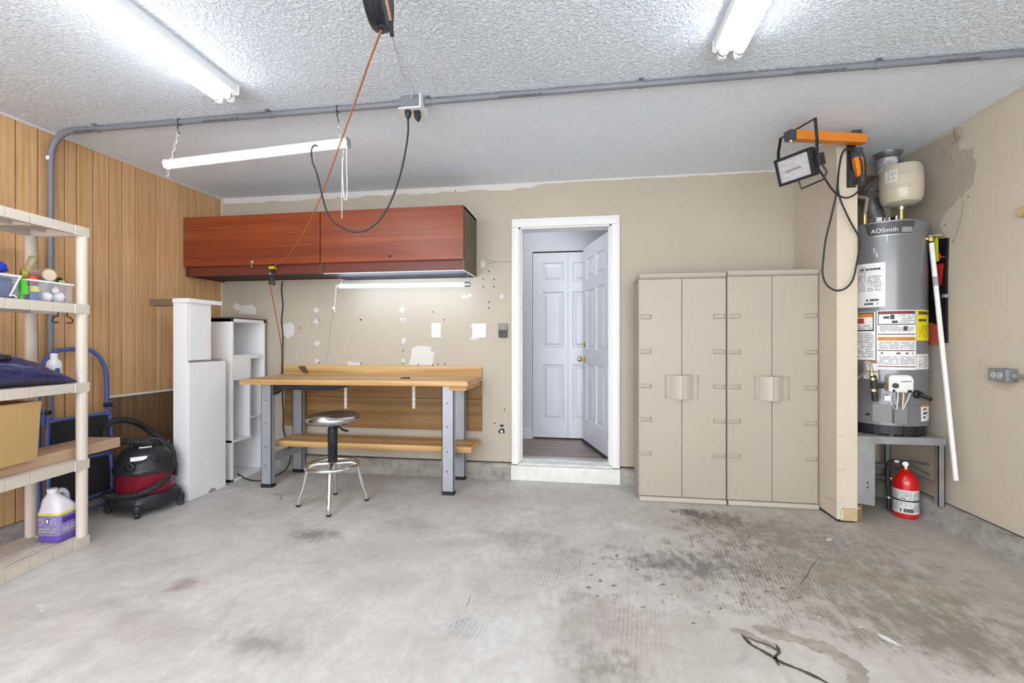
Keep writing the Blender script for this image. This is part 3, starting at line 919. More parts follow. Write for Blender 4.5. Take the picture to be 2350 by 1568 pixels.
MB().tube([wo + Vector((0, 0, .025)), wo + Vector((.004, .0, -.02))], .0075, 8).build('strain_relief', M_BLACK, rl)

CLAMP = P(627, 617, Y=3.518)
p0 = low + ra * .014 + Vector((0, 0, -.012))
ks = [(845, 148), (812, 243), (775, 345), (740, 443), (712, 505), (688, 548), (660, 588)]
dd = []
n = len(ks) + 1
d0, d1 = ray(870, 75).normalized(), None
path = [p0]
for i, (a, b) in enumerate(ks):
    f = (870 - a) / (870 - 640)
    path.append(P(a, b, Y=p0.y + (CLAMP.y - p0.y) * f ** .93))
path += [CLAMP + Vector((.014, -.004, .022)), CLAMP + Vector((-.004, .006, .006)), CLAMP + Vector((-.010, .006, -.05)), P(620, 655, Y=3.524), P(627, 690, Y=3.62), P(638, 750, Y=3.77), P(646, 800, Y=3.88), Vector((-2.749, 3.919, .93)), Vector((-2.749, 3.919, .86))]
oc = MB().tube(spline(path, 6), .0042, 7).build('orange_cord', pm('orange cord jacket', (.38, .12, .045), .5, var=.05), smooth=60)
tag(oc, 'orange cord running from the ceiling reel down to the workbench', 'cord')

# ================================================================ wall cabinets
M_CHERRY = wood('cherry veneer', (.215, .038, .009), (.12, .018, .005), (.31, .075, .016), axis=0, grain=4, rough=.34, coat=.0, fine=45, spread=.12, ring=.06)
M_CHERRY_D = wood('cherry carcass', (.125, .024, .013), (.075, .014, .009), (.165, .035, .016), axis=0, grain=4, rough=.42, coat=.0, fine=45, spread=.1, ring=.06)
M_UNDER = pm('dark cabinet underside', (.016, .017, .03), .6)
M_CABSIDE = pm('brown cabinet side', (.105, .062, .038), .4, var=.1)
KY = 3.505
KX = [XL + .012, P(734, 560, Y=KY).x, P(1064, 560, Y=KY).x]
ZT, ZD, ZB = 2.222, 1.805, 1.725


def wall_cabinet(x0, x1, label, lock):
    t = thing('wall_cabinet', label, 'cabinet', ((x0 + x1) / 2, YB - .2, ZB), 'cherry overhead cabinets')
    # carcass: sides, top, back, bottom rail set back under the door
    for a, b in ((x0, x0 + .02), (x1 - .02, x1)):
        B((a, KY + .022, ZB), (b, YB - .001, ZT - .003), 'side_panel', M_CABSIDE if b == x1 else M_CHERRY_D, t, bevel=.0015)
    B((x0, KY + .022, ZT - .022), (x1, YB - .001, ZT), 'top_panel', M_CHERRY_D, t, bevel=.0015)
    B((x0 + .02, YB - .012, ZB + .01), (x1 - .02, YB - .001, ZT - .02), 'back_panel', M_CHERRY_D, t)
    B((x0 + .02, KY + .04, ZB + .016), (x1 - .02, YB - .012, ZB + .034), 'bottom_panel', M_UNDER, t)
    B((x0 + .02, KY + .028, ZB), (x1 - .02, KY + .048, ZD + .02), 'valance', M_CHERRY_D, t, bevel=.002)
    d = B((x0 + .002, KY, ZD), (x1 - .003, KY + .02, ZT), 'door', M_CHERRY, t, bevel=.003)
    MB().lathe([(0, 0), (.011, 0), (.011, .004), (.008, .006), (.003, .006), (0, .004)], (lock, KY, P(580, 601, Y=KY).z if x0 < -3 else P(895, 588, Y=KY).z), (0, -1, 0), 14).build('lock', M_STEEL if x0 < -3 else M_HOLE, d, smooth=40)
    if x0 < -3:
        z = P(580, 601, Y=KY).z
        MB().obox((lock + .001, KY - .008, z - .028), (.004, 0, 0), (0, .0012, 0), (0, 0, .02)).build('key', M_STEEL, d)
    return t


wall_cabinet(KX[0], KX[1], 'cherry overhead cabinet in the panelled corner, key in its lock', P(579, 600, Y=KY).x)
wc = wall_cabinet(KX[1] + .003, KX[2], 'cherry overhead cabinet with an empty lock hole and brown end panel', P(895, 588, Y=KY).x)
MB().box((KX[1] + .02, KY + .022, ZB - .005), (KX[2], KY + .034, ZB)).box((KX[2] - .014, KY + .034, ZB - .005), (KX[2], YB - .002, ZB)).build('edge_strip', M_WHITE, wc)
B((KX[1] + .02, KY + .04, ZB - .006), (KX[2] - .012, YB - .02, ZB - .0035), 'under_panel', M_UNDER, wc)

# spring clamp on the rail
cl = thing('spring_clamp', 'black spring clamp with yellow jaw pads gripping the cherry cabinet edge', 'clamp', CLAMP + Vector((0, 0, -.14)))
k = CLAMP
MB().prism([k + Vector(p) for p in ((-.014, -.02, .0), (.010, -.02, .0), (.004, -.02, -.06), (-.012, -.02, -.135), (-.03, -.02, -.13), (-.02, -.02, -.05))], (0, .016, 0)).build('handle', M_BLACK, cl, bevel=.005)
MB().prism([k + Vector(p) for p in ((.0, -.038, -.02), (.012, -.038, -.045), (.038, -.038, -.09), (.036, -.038, -.14), (.018, -.038, -.145), (.018, -.038, -.095), (-.004, -.038, -.05))], (0, .016, 0)).build('handle', M_BLACK, cl, bevel=.005)
MB().tube([k + Vector((0, -.04, -.045)), k + Vector((0, -.002, -.045))], .009, 10).build('pivot', M_STEEL, cl, smooth=40)
MB().box((k.x - .024, k.y - .026, k.z - .004), (k.x + .02, k.y + .019, k.z + .016)).build('jaw_pad', pm('yellow pad', (.62, .50, .03), .5), cl, bevel=.004)

# under-cabinet tube light
BY = 3.70
a, b = P(772, 657, Y=BY), P(1079, 653, Y=BY)
ut = thing('bench_light', 'white tube light hung on wires beneath the cherry cabinet', 'light', a.lerp(b, .5) + Vector((0, 0, -.03)))
e = (b - a).normalized()
MB().tube([a + e * .03, b - e * .03], .0165, 14).build('tube', M_BENCHTUBE, ut, smooth=50)
MB().tube([a, a + e * .035], [.014, .019], 12).build('end_cap', M_PLASTIC_W, ut, smooth=40)
MB().tube([b - e * .045, b], .0205, 12).build('end_cap', M_ALU, ut, smooth=40)
for f in (.035, .985):
    p = a.lerp(b, f)
    MB().tube([p + Vector((0, 0, .018)), (p.x, p.y, ZB + .0)], .0012, 5).build('hanging_wire', M_STEEL, ut)
    MB().tube([p + Vector((.004, 0, .018)), p + Vector((.004, 0, .04))], .004, 6).build('wire_hook', M_STEEL, ut)
sw = [P(x, y, Y=BY - .01) for x, y in ((771, 660), (770, 680), (768, 700), (767, 704))]
MB().tube(sw, .0028, 6).build('switch_cord', M_PLASTIC_W, ut, smooth=60)
s0 = P(766, 710, Y=BY - .01)
MB().box((s0.x - .011, s0.y - .009, s0.z - .02), (s0.x + .011, s0.y + .009, s0.z + .02)).build('rocker_switch', M_PLASTIC_W, ut, bevel=.005)
MB().box((s0.x - .007, s0.y - .011, s0.z - .016), (s0.x + .004, s0.y - .006, s0.z - .004)).build('rocker', M_BLACK, ut, bevel=.001)

# ================================================================ wall plates
M_PLATE = pm('white wall plate', (.86, .86, .85), .3, var=.01)


def plate(px0, px1, py0, py1, name, label, cat):
    p, q = P(px0, py1, Y=YB), P(px1, py0, Y=YB)
    t = thing(name, label, cat, ((p.x + q.x) / 2, YB - .003, p.z))
    B((p.x, YB - .007, p.z), (q.x, YB + .001, q.z), 'cover', M_PLATE, t, bevel=.003)
    return t, p, q


t, p, q = plate(991, 1012, 741.5, 775, 'wall_outlet', 'white duplex outlet on the wall above the workbench', 'outlet')
cx, cz = (p.x + q.x) / 2, (p.z + q.z) / 2
for s in (-1, 1):
    f = MB().lathe([(0, 0), (.017, 0), (.017, .003), (0, .003)], (cx, YB - .0068, cz + s * .021), (0, -1, 0), 16).build('receptacle', M_PLATE, t)
    for dx in (-.006, .006): MB().box((cx + dx - .0015, YB - .0105, cz + s * .021 - .003), (cx + dx + .0015, YB - .0095, cz + s * .021 + .007)).build('slot', M_HOLE, f)
    MB().lathe([(0, 0), (.003, 0), (.003, .001)], (cx, YB - .0098, cz + s * .021 - .009), (0, -1, 0), 8).build('slot', M_HOLE, f)
t, p, q = plate(1084, 1115.5, 743, 775, 'light_switch', 'white double switch plate on the wall beside the doorway', 'switch')
cz = (p.z + q.z) / 2
for fx in (.3, .7):
    x = p.x + (q.x - p.x) * fx
    B((x - .006, YB - .0085, cz - .014), (x + .006, YB - .0065, cz + .014), 'toggle_slot', M_STEEL, t)
    MB().obox((x, YB - .014, cz + (.004 if fx < .5 else -.004)), (.004, 0, 0), (0, .009, .004 if fx > .5 else -.004), (0, 0, .005)).build('toggle', M_PLATE, t, bevel=.001)
    for dz in (-.03, .03): MB().lathe([(0, 0), (.003, 0), (.003, .001)], (x, YB - .007, cz + dz), (0, -1, 0), 8).build('screw', M_STEEL, t)
p, q = P(1145, 775.5, Y=YB), P(1165, 743, Y=YB)
t = thing('opener_button', 'small olive and black garage door button box beside the door casing', 'button', ((p.x + q.x) / 2, YB - .01, p.z))
B((p.x, YB - .022, p.z), (q.x, YB + .001, q.z), 'case', pm('olive plastic', (.235, .225, .18), .45), t, bevel=.004)
B((p.x + .003, YB - .025, p.z + .004), (q.x - .003, YB - .021, p.z + (q.z - p.z) * .55), 'button_pad', M_BLACK, t, bevel=.002)
MB().lathe([(0, 0), (.004, 0), (0, .003)], ((p.x + q.x) / 2 + .012, YB - .025, p.z + .022), (0, -1, 0), 8).build('indicator', M_PLASTIC_W, t)

# ================================================================ workbench
M_PINE = wood('pine boards', (.56, .335, .13), (.36, .185, .06), (.68, .46, .22), axis=0, grain=7, rough=.5, fine=40, spread=.22)
M_PINETOP = wood('worn bench top', (.60, .40, .20), (.42, .245, .095), (.70, .52, .31), axis=0, grain=7, rough=.5, fine=40, spread=.2)
M_PINE_SHADED = wood('knotty back boards', (.225, .115, .030), (.15, .07, .017), (.28, .155, .048), axis=0, grain=6, rough=.5, fine=35, spread=.2, knots=2.6)  # pine colour darkened for the shade under the bench top
M_LEG = pm('grey painted steel', (.36, .375, .415), .42, .35, var=.06, vscale=12)
wbch = thing('workbench', 'wooden workbench with grey steel legs under the cherry cabinets', 'workbench', (-1.8, 3.65, 0))
ZBT = .872
fl_, fr_, br_, bl_ = Vector((-2.69, 3.315, 0)), Vector((-.872, 3.43, 0)), Vector((-.872, 3.915, 0)), Vector((-2.73, 3.915, 0))
for k in range(3):
    a0, a1 = fl_.lerp(bl_, k / 3), fl_.lerp(bl_, (k + 1) / 3)
    b0, b1 = fr_.lerp(br_, k / 3), fr_.lerp(br_, (k + 1) / 3)
    g = Vector((0, .0007, 0))
    MB().prism([p + Vector((0, 0, ZBT - .042)) for p in (a0 + g, b0 + g, b1 - g, a1 - g)], (0, 0, .042)).build('top_plank', M_PINETOP if k else M_PINE, wbch, bevel=.004)
MB().prism([(-1.02, 3.44, ZBT - .075), (-.885, 3.445, ZBT - .075), (-.885, 3.91, ZBT - .075), (-1.02, 3.91, ZBT - .075)], (0, 0, .033)).build('end_cleat', M_PINE, wbch, bevel=.003)
e0, e1_ = P(652, 850, Y=3.92).x, P(1105.5, 850, Y=3.92).x
B((e0, 3.917, ZBT - .04), (e1_, 3.940, P(880, 840, Y=3.92).z), 'splash_board', M_PINE, wbch, bevel=.003)
zs = P(880, 912.6, Y=3.917).z
B((e0 + .003, 3.918, zs + .0012), (e1_, 3.940, ZBT - .042), 'back_board', M_PINE_SHADED, wbch, bevel=.002)
B((e0 + .003, 3.918, P(1000, 987, Y=3.917).z), (e1_, 3.940, zs - .0012), 'back_board', M_PINE_SHADED, wbch, bevel=.003)
M_FOOT = pm('black rubber foot', (.012, .012, .015), .6)
for x, y, up in ((-2.52, 3.425, 1), (-1.03, 3.468, 1), (-2.537, 3.864, 0), (-1.045, 3.864, 0)):
    w, dpt = .045, .024
    # folded steel channel: face plate and two returns
    m = MB().box((x - w, y - dpt, .022), (x + w, y - dpt + .004, ZBT - .043)).box((x - w, y - dpt, .022), (x - w + .004, y + dpt, ZBT - .043)).box((x + w - .004, y - dpt, .022), (x + w, y + dpt, ZBT - .043))
    lg = m.build('leg', M_LEG, wbch)
    B((x - w - .002, y - dpt - .002, 0), (x + w + .002, y + dpt + .002, .03), 'rubber_foot', M_FOOT, lg, bevel=.002)
    for z in (.70, .52, .33, .18):
        MB().lathe([(0, 0), (.0055, 0), (.0055, .0008), (0, .0008)], (x - .004, y - dpt, z), (0, -1, 0), 8).build('bolt_hole', M_HOLE if up else M_STEEL, lg)
for x in (-2.49, -1.06):
    m = MB().prism([(x - .02, 3.44, .19), (x - .02, 3.86, .19), (x - .02, 3.86, .26), (x - .02, 3.44, .26)], (.004, 0, 0)).prism([(x - .02, 3.44, .26), (x - .02, 3.86, .26), (x + .03, 3.86, .26), (x + .03, 3.44, .26)], (0, 0, .004))
    m.build('stretcher', M_LEG, wbch)
MB().prism([P(622, 885, Y=3.42), P(815, 884, Y=3.46), P(765, 896, Y=3.46), P(640, 895, Y=3.42), P(630, 905, Y=3.42), P(624, 908, Y=3.42)], (0, .06, 0)).build('top_bracket', M_BLACKMET, wbch)
B((-2.56, 3.56, .297), (-.875, 3.715, .343), 'shelf_board', M_PINE, wbch, bevel=.004)
B((-2.56, 3.717, .297), (-.875, 3.885, .343), 'shelf_board', M_PINE, wbch, bevel=.004)
for px in (793, 949.5):
    a = P(px, 887, Y=3.912)
    z0 = P(px, 938, Y=3.912).z
    s = B((a.x - .013, 3.911, z0), (a.x + .013, 3.918, .83), 'metal_strap', M_PLASTIC_W, wbch, bevel=.001)
    for k in range(4): MB().lathe([(0, 0), (.004, 0), (.004, .001)], (a.x, 3.911, z0 + .02 + k * .045), (0, -1, 0), 8).build('screw_hole', M_HOLE, s)
MB().prism([P(920, 869.5, Z=ZBT + .001), P(942, 869.5, Z=ZBT + .001), P(940, 866, Z=ZBT + .001), P(918, 867, Z=ZBT + .001)], (0, 0, .001)).build('edge_chip', M_HOLE, wbch)
MB().prism([P(x, y, Y=3.916) for x, y in ((683, 841), (700, 840), (709, 857), (697, 857))], (0, -.001, 0)).build('dark_stain', pm('dark pitch streak', (.13, .06, .022), .5), wbch)

# black power cable down the wall behind the bench
pc = [Vector((P(648, 640, Y=3.934).x, 3.934, 1.724))] + [P(x, y, Y=3.934) for x, y in ((646, 668), (649, 702), (646, 735), (649, 770), (648, 805), (648, 840), (648, 880), (648, 915), (650, 950))]
pc += [P(650, 985, Y=3.93), P(658, 1012, Y=3.895), P(667, 1042, Y=3.862), P(663, 1066, Y=3.85), P(648, 1084, Z=.010), P(620, 1096, Z=.006), P(590, 1104, Z=.006), P(564, 1099, Z=.009), P(556, 1094, Z=.03), P(545, 1088, Z=.029)]
tag(MB().tube(spline(pc, 5), .0052, 7).build('power_cable', M_RUBBER, smooth=60), 'black cable hanging down the back wall behind the workbench to the floor', 'cable')

# ================================================================ chrome stool
SC = Vector((-1.785, 3.12, 0))
stl = thing('shop_stool', 'chrome shop stool with a dished metal seat and black gas post', 'stool', SC)
secs = []
nr = 40
rad = .178
for (r, z) in ((.0001, .588), (.12, .586), (.168, .592), (.186, .612), (.184, .632), (.168, .645), (.13, .648), (.08, .643), (.03, .640), (.0001, .640)):
    ring = []
    for k in range(nr):
        a = 2 * math.pi * k / nr
        zz = z
        if z > .628:       # tractor-seat dish: two thigh hollows with a ridge between them
            s = math.exp(-((a - math.pi * 1.5) / .38) ** 2) * min(1, r / .13)
            zz += .022 * s - .016 * math.exp(-((r - .10) / .06) ** 2) + .012 * max(0, math.sin(a)) * min(1, r / .15)
        ring.append(SC + Vector((r * math.cos(a), r * math.sin(a), zz)))
    secs.append(ring)
M_SEAT = pm('brushed seat metal', (.55, .54, .56), .24, 1.0, var=.06, vscale=3)
MB().loft(secs).build('seat', M_SEAT, stl, smooth=60)
prof = [(.0, .31), (.034, .31)]
for k in range(16): prof += [(.034, .31 + k * .0085), (.031, .314 + k * .0085)]
prof += [(.034, .448), (.034, .55), (.028, .555), (.026, .59), (0, .59)]
MB().lathe(prof, SC, n=24).build('post', M_BLACK, stl, smooth=30)
MB().lathe([(0, .575), (.06, .575), (.07, .59), (0, .59)], SC, n=20).build('seat_plate', M_BLACKMET, stl)
MB().tube([SC + Vector((.02, -.01, .572)), SC + Vector((.07, -.03, .562)), SC + Vector((.10, -.04, .548))], .006, 6).build('lever', M_BLACK, stl)
MB().obox(SC + Vector((.118, -.046, .545)), (.024, -.008, -.004), (.004, .012, 0), (0, 0, .005)).build('lever_paddle', M_BLACK, stl, bevel=.004)
rr = .182
MB().tube([SC + Vector((rr * math.cos(a), rr * math.sin(a), .285)) for a in [2 * math.pi * k / 40 for k in range(40)]], .0125, 10, closed=True).build('foot_ring', M_CHROME, stl, smooth=60)
MB().lathe([(.0, .255), (.027, .255), (.03, .30), (.027, .325), (0, .325)], SC, n=18).build('collar', M_CHROME, stl, smooth=40)
for px, py in ((755, 1183), (688, 1163), (836, 1150), (770, 1134)):
    f = P(px, py, Z=0) - SC
    f = f.normalized()
    pts = spline([SC + f * .02 + Vector((0, 0, .295)), SC + f * .12 + Vector((0, 0, .292)), SC + f * .165 + Vector((0, 0, .265)), SC + f * .185 + Vector((0, 0, .20)), SC + f * .205 + Vector((0, 0, .11)), SC + f * .228 + Vector((0, 0, .06)), SC + f * .232 + Vector((0, 0, .012))], 5)
    l = MB().tube(pts,   .0145, 10).build('leg', M_CHROME, stl, smooth=60)
    MB().lathe([(0, 0), (.016, 0), (.016, .014), (.0135, .016)], SC + f * .232, n=12).build('foot_cap', M_BLACK, l, smooth=40)

# ================================================================ white cabinet pieces in the corner
M_MEL = pm('white melamine', (.80, .80, .815), .3, var=.02, vscale=3)
M_EDGE = pm('brown board edge', (.20, .13, .085), .6, var=.1)
ta = thing('white_cabinet_carcass', 'tall narrow white cabinet carcass standing on end beside the vacuum', 'cabinet', (-2.93, 3.2, 0))
B((-3.0, 3.03, 0), (-2.886, 3.048, 1.456), 'end_panel', M_MEL, ta, bevel=.0015)
B((-2.886, 3.03, 0), (-2.866, 3.385, 1.014), 'lower_panel', M_MEL, ta, bevel=.0015)
B((-2.898, 3.05, 1.03), (-2.882, 3.252, 1.456), 'upper_panel', M_MEL, ta, bevel=.0015)
B((-3.0, 3.05, 0), (-2.985, 3.252, 1.456), 'rear_panel', M_MEL, ta, bevel=.0015)
B((-2.985, 3.05, 1.0), (-2.886, 3.365, 1.03), 'shadow_line_board', pm('shadow line grey', (.25, .24, .235), .6), ta)  # dark grey stands in for the shadow line between the two panels
B((-3.0, 3.022, 1.456), (-2.864, 3.345, 1.488), 'top_board', M_MEL, ta, bevel=.002)
B((-2.99, 3.35, 0), (-2.886, 3.368, 1.0), 'far_panel', M_MEL, ta)
B((-3.205, 3.034, 1.436), (-3.0, 3.10, 1.486), 'cross_arm', M_EDGE, ta, bevel=.0015)
MB().prism([P(x, y, X=-2.8655) for x, y in ((477, 1131), (485, 1121), (493, 1120), (496, 1124), (491, 1129))], (.001, 0, 0)).build('edge_chip', pm('chipboard', (.32, .31, .31), .8, var=.2, vscale=40), ta)

tb = thing('white_cubby_shelf', 'white open cubby bookcase with a dark top strip against the back wall', 'bookcase', (-3.04, 3.7, 0))
bx0, bx1, by0, by1, bz = -3.2, -2.892, 3.482, 3.893, 1.362
B((bx0, by0, 0), (bx1, by0 + .02, bz), 'side_panel', M_MEL, tb, bevel=.0015)
B((bx0, by1 - .02, 0), (bx1, by1, bz), 'side_panel', M_MEL, tb, bevel=.0015)
B((bx0, by0, 0), (bx0 + .012, by1, bz), 'back_panel', M_MEL, tb)
B((bx0, by0, bz - .028), (bx1, by1, bz), 'top_panel', M_MEL, tb, bevel=.0015)
B((bx0, by0 - .004, bz), (bx1 + .006, by1 + .018, bz + .008), 'top_strip', M_BLACKMET, tb)
ym = 3.70
B((bx0 + .01, by0 + .02, 1.038), (bx1 - .002, by1 - .02, 1.056), 'shelf', M_MEL, tb)
B((bx1 - .022, by0 + .02, .862), (bx1 - .004, ym, 1.038), 'front_panel', M_MEL, tb)
B((bx0 + .01, by0 + .02, .845), (bx1 - .003, ym, .862), 'shelf', M_MEL, tb)
B((bx0 + .01, ym - .009, .335), (bx1 - .003, ym + .009, 1.038), 'divider', M_MEL, tb)
B((bx0 + .01, by0 + .0, .328), (bx1 + .002, ym + .009, .346), 'shelf', M_MEL, tb)
B((bx0 + .01, ym, .498), (bx1 - .002, by1 - .02, .516), 'shelf', M_MEL, tb)
B((bx0 + .01, ym + .009, 1.020), (bx1 - .004, by1 - .02, 1.038), 'rail', M_MEL, tb)
B((bx0 + .01, by0, .0), (bx1, by1, .022), 'bottom_panel', M_MEL, tb, bevel=.0015)

# ================================================================ tan resin shelving
M_RESIN = pm('tan resin', (.62, .545, .475), .42, var=.04, vscale=5)
SO, E1, E2 = Vector((-2.842, 2.31, 0)), Vector((.146, -.9893, 0)), Vector((-.9893, -.146, 0))
SLEN, SDEP = .91, .345


def S(a, b, z): return SO + E1 * a + E2 * b + Vector((0, 0, z))


def SP(px, py, b):
    """sight line met by the upright plane at depth b of the shelving: (a, height)"""
    d = ray(px, py)
    den = d.x * E2.x + d.y * E2.y
    t = (SO.x * E2.x + SO.y * E2.y + b) / den
    p = EYE + d * t
    return (p.x - SO.x) * E1.x + (p.y - SO.y) * E1.y, p.z


def sbox(a0, a1, b0, b1, z0, z1, m=None):
    m = m or MB()
    return m.obox(S((a0 + a1) / 2, (b0 + b1) / 2, (z0 + z1) / 2), E1 * (a1 - a0) / 2, E2 * (b1 - b0) / 2, (0, 0, (z1 - z0) / 2))


su = thing('resin_shelving', 'tan resin shelving unit of five tiers by the panelled wall', 'shelving', S(SLEN / 2, SDEP / 2, 0))
TIERS = [.052, .493, .935, 1.382, 1.826]
for i, zt in enumerate(TIERS):
    th = .052
    m = MB()
    # rim of separate blocks over a recessed core, as the moulded grooves show
    sbox(.004, SLEN - .004, .004, .03, zt - th + .002, zt - .0015, m)
    sbox(.004, SLEN - .004, SDEP - .03, SDEP - .004, zt - th + .002, zt - .0015, m)
    sbox(.004, .03, .03, SDEP - .03, zt - th + .002, zt - .0015, m)
    sbox(SLEN - .03, SLEN - .004, .03, SDEP - .03, zt - th + .002, zt - .0015, m)
    for b in (.12, .23): sbox(.03, SLEN - .03, b - .006, b + .006, zt - .03, zt - .008, m)
    for a in (.2, .4, .6, .8): sbox(a - .012, a + .012, .03, SDEP - .03, zt - .032, zt - .008, m)
    tier = m.build('shelf_tier', M_RESIN, su, bevel=.002)
    first = None
    cuts = [.0, .092] + [.092 + .118 * k for k in range(1, 6)] + [SLEN - .092, SLEN]
    for a0, a1 in zip(cuts[:-1], cuts[1:]):
        pr = .005 if (a0 == 0 or a1 == SLEN) else 0
        sbox(a0 + .001, a1 - .001, -pr, .012, zt - th - pr * .6, zt).build('rim_block', M_RESIN, tier, bevel=.0025)
    for a0, a1 in ((0, .17), (.17, SDEP)):
        m = MB().obox(S(.004, (a0 + a1) / 2, zt - th / 2), E1 * .006, E2 * ((a1 - a0) / 2 - .001), (0, 0, th / 2))
        m.build('rim_block', M_RESIN, tier, bevel=.0025)
    ms = sbox(.03, SLEN - .03, .034, .060, zt - .012, zt - .001)
    s0 = ms.build('slat', M_RESIN, tier, bevel=.003)
    for k in range(1, 7): dup(s0, tier, E2 * (.0415 * k))
for a in (.024, SLEN - .024):
    for b in (.021, SDEP - .030):
        for z0, z1 in zip(TIERS[:-1], TIERS[1:]):
            p0, p1 = S(a, b, z0 - .002), S(a, b, z1 - .05)
            MB().tube([p0, p1], [.0265, .0275], 18).build('post', M_RESIN, su, smooth=50)

# S-hooks under the second tier
for px, sgn in ((133, -1), (154, 1)):
    a, z = SP(px, 722, .1)
    t0 = TIERS[3] - .052
    pts = [S(a, .1, t0 + .004), S(a, .1, t0 - .016), S(a - sgn * .016, .1, t0 - .02), S(a - sgn * .032, .1, t0 - .034), S(a - sgn * .03, .1, t0 - .050), S(a - sgn * .006, .1, t0 - .054), S(a + sgn * .004, .1, t0 - .052)]
    h = MB().tube(spline(pts, 4), .0032, 6).build('wire_hook', M_BLACKMET, smooth=60)
    tag(h, 'black wire hook under the bin tier, ' + ('nearer the end post' if sgn > 0 else 'farther from the end post'), 'hook', 'black hooks under the shelf')

# ---------------------------------------------------------------- things on the bin tier
M_CLEAR = pm('clear bin plastic', (.55, .60, .74), .15, var=.02, alpha=.09)
M_CLEAR2 = pm('cloudy bin plastic', (.70, .74, .84), .2, var=.02, alpha=.12)
M_RIMW = pm('bin rim plastic', (.82, .84, .88), .3, var=.02, alpha=.85)
Z2 = TIERS[3]


def bin_box(name, label, px0, px1, py_top, b0, b1, mat, flare=.008):
    a1 = SP(px0, 660, b0)[0]
    a0, zt = SP(px1, py_top, b0)
    t = thing(name, label, 'storage bin', S((a0 + a1) / 2, (b0 + b1) / 2, Z2))
    m = MB()
    zb = Z2 + .001
    th = .003
    for (p, q, r, s) in ((a0, a1, b0, b0 + th), (a0, a1, b1 - th, b1), (a0, a0 + th, b0, b1), (a1 - th, a1, b0, b1)):
        sbox(p, q, r, s, zb, zt, m)
    sbox(a0, a1, b0, b1, zb, zb + .003, m)
    m.build('tub', mat, t)
    m = MB()
    for (p, q, r, s) in ((a0 - flare, a1 + flare, b0 - flare, b0 + th), (a0 - flare, a1 + flare, b1 - th, b1 + flare), (a0 - flare, a0 + th, b0, b1), (a1 - th, a1 + flare, b0, b1)):
        sbox(p, q, r, s, zt - .007, zt + .004, m)
    m.build('rim', M_RIMW, t, bevel=.002)
    return t, a0, a1, zt


tA, a0, a1, zA = bin_box('clear_bin', 'clear plastic bin of dark blue cloth with a white snap handle', -40, 44, 634, .03, .30, M_CLEAR)
m = sbox(a0 + .012, a1 - .012, .046, .285, Z2 + .004, zA - .012)
blue = m.build('folded_cloth', pm('navy cloth', (.055, .065, .16), .75, bump=.4), bevel=.01)
tag(blue, 'folded navy cloth inside the clear bin', 'cloth')
MB().tube([S(a0 + .002, .024, zA - .006), S(a0 + .05, .024, Z2 + .012), S(a0 + .03, .024, Z2 + .02), S(a0 + .018, .024, Z2 + .006)], .004, 6).build('snap_handle', M_RIMW, tA, smooth=60)
# crumpled blue cloth on top of that bin
rng = random.Random(8)
secs = []
for k in range(9):
    f = k / 8
    row = []
    for j in range(14):
        a = 2 * math.pi * j / 14
        r = math.sin(math.pi * (.04 + .92 * f))
        row.append(S(.338 + .16 * f + rng.uniform(-.005, .005), .125 + .085 * r * math.cos(a) + rng.uniform(-.008, .008), max(zA + .002, zA + .032 + (.042 * r * math.sin(a) * (1.15 if math.sin(a) > 0 else .75)) + rng.uniform(-.006, .006))))
    secs.append(row)
tag(MB().loft(secs).build('blue_rag', pm('bright blue cloth', (.01, .03, .42), .5), smooth=50), 'bright blue crumpled rag lying on the clear bin', 'rag')

tB, b0a, b1a, zBn = bin_box('clear_bin', 'cloudy clear bin heaped with cans, bulbs and small tools', 70, 165, 654, .03, .285, M_CLEAR2)
ZR = zBn + .004                                   # top of the rim

# red-capped spray can upright in the bin front
sa, sb = .258, .062
zc = SP(77, 650, sb)[1]
sc_ = thing('spray_can', 'blue spray can with a red cap and yellow label in the cloudy bin', 'spray can', S(sa, sb, Z2 + .004))
hc = zc - Z2 - .004
MB().lathe([(0, 0), (.0235, 0), (.0235, hc - .012), (.020, hc - .004), (0, hc)], S(sa, sb, Z2 + .004), n=20).build('can', pm('can blue', (.035, .07, .30), .35, .2), sc_, smooth=40)
MB().lathe([(0, -.002), (.0215, -.002), (.020, .034), (.017, .037), (0, .037)], S(sa, sb, zc), n=20).build('cap', pm('cap red', (.70, .03, .02), .4), sc_, smooth=40)
MB().lathe([(.0238, .045), (.0242, .045), (.0242, .075), (.0238, .075)], S(sa, sb, Z2 + .004), n=20).build('label_band', pm('label yellow', (.75, .70, .05), .5), sc_)
# tan cardboard can: its lid end lies on the front rim, the rear end on the stuffed bag
cdir = (E1 * .28 - E2 * .96).normalized()
o = S(.2025, .028, ZR + .034) - cdir * .125
cn = thing('cardboard_can', 'tan cardboard can lying across the cloudy bin', 'can', o + Vector((0, 0, -.034)))
MB().lathe([(0, 0), (.033, 0), (.0345, .002), (.0345, .006), (.033, .008), (.033, .117), (.0345, .119), (.0345, .124), (.032, .125), (.030, .121), (0, .121)], o, cdir, 26).build('tube', pm('brown can board', (.40, .30, .205), .55), cn, smooth=40)
MB().lathe([(0, .1215), (.029, .1215), (.029, .1225), (0, .1225)], o, cdir, 26).build('lid', pm('tan can lid', (.62, .50, .38), .5), cn)
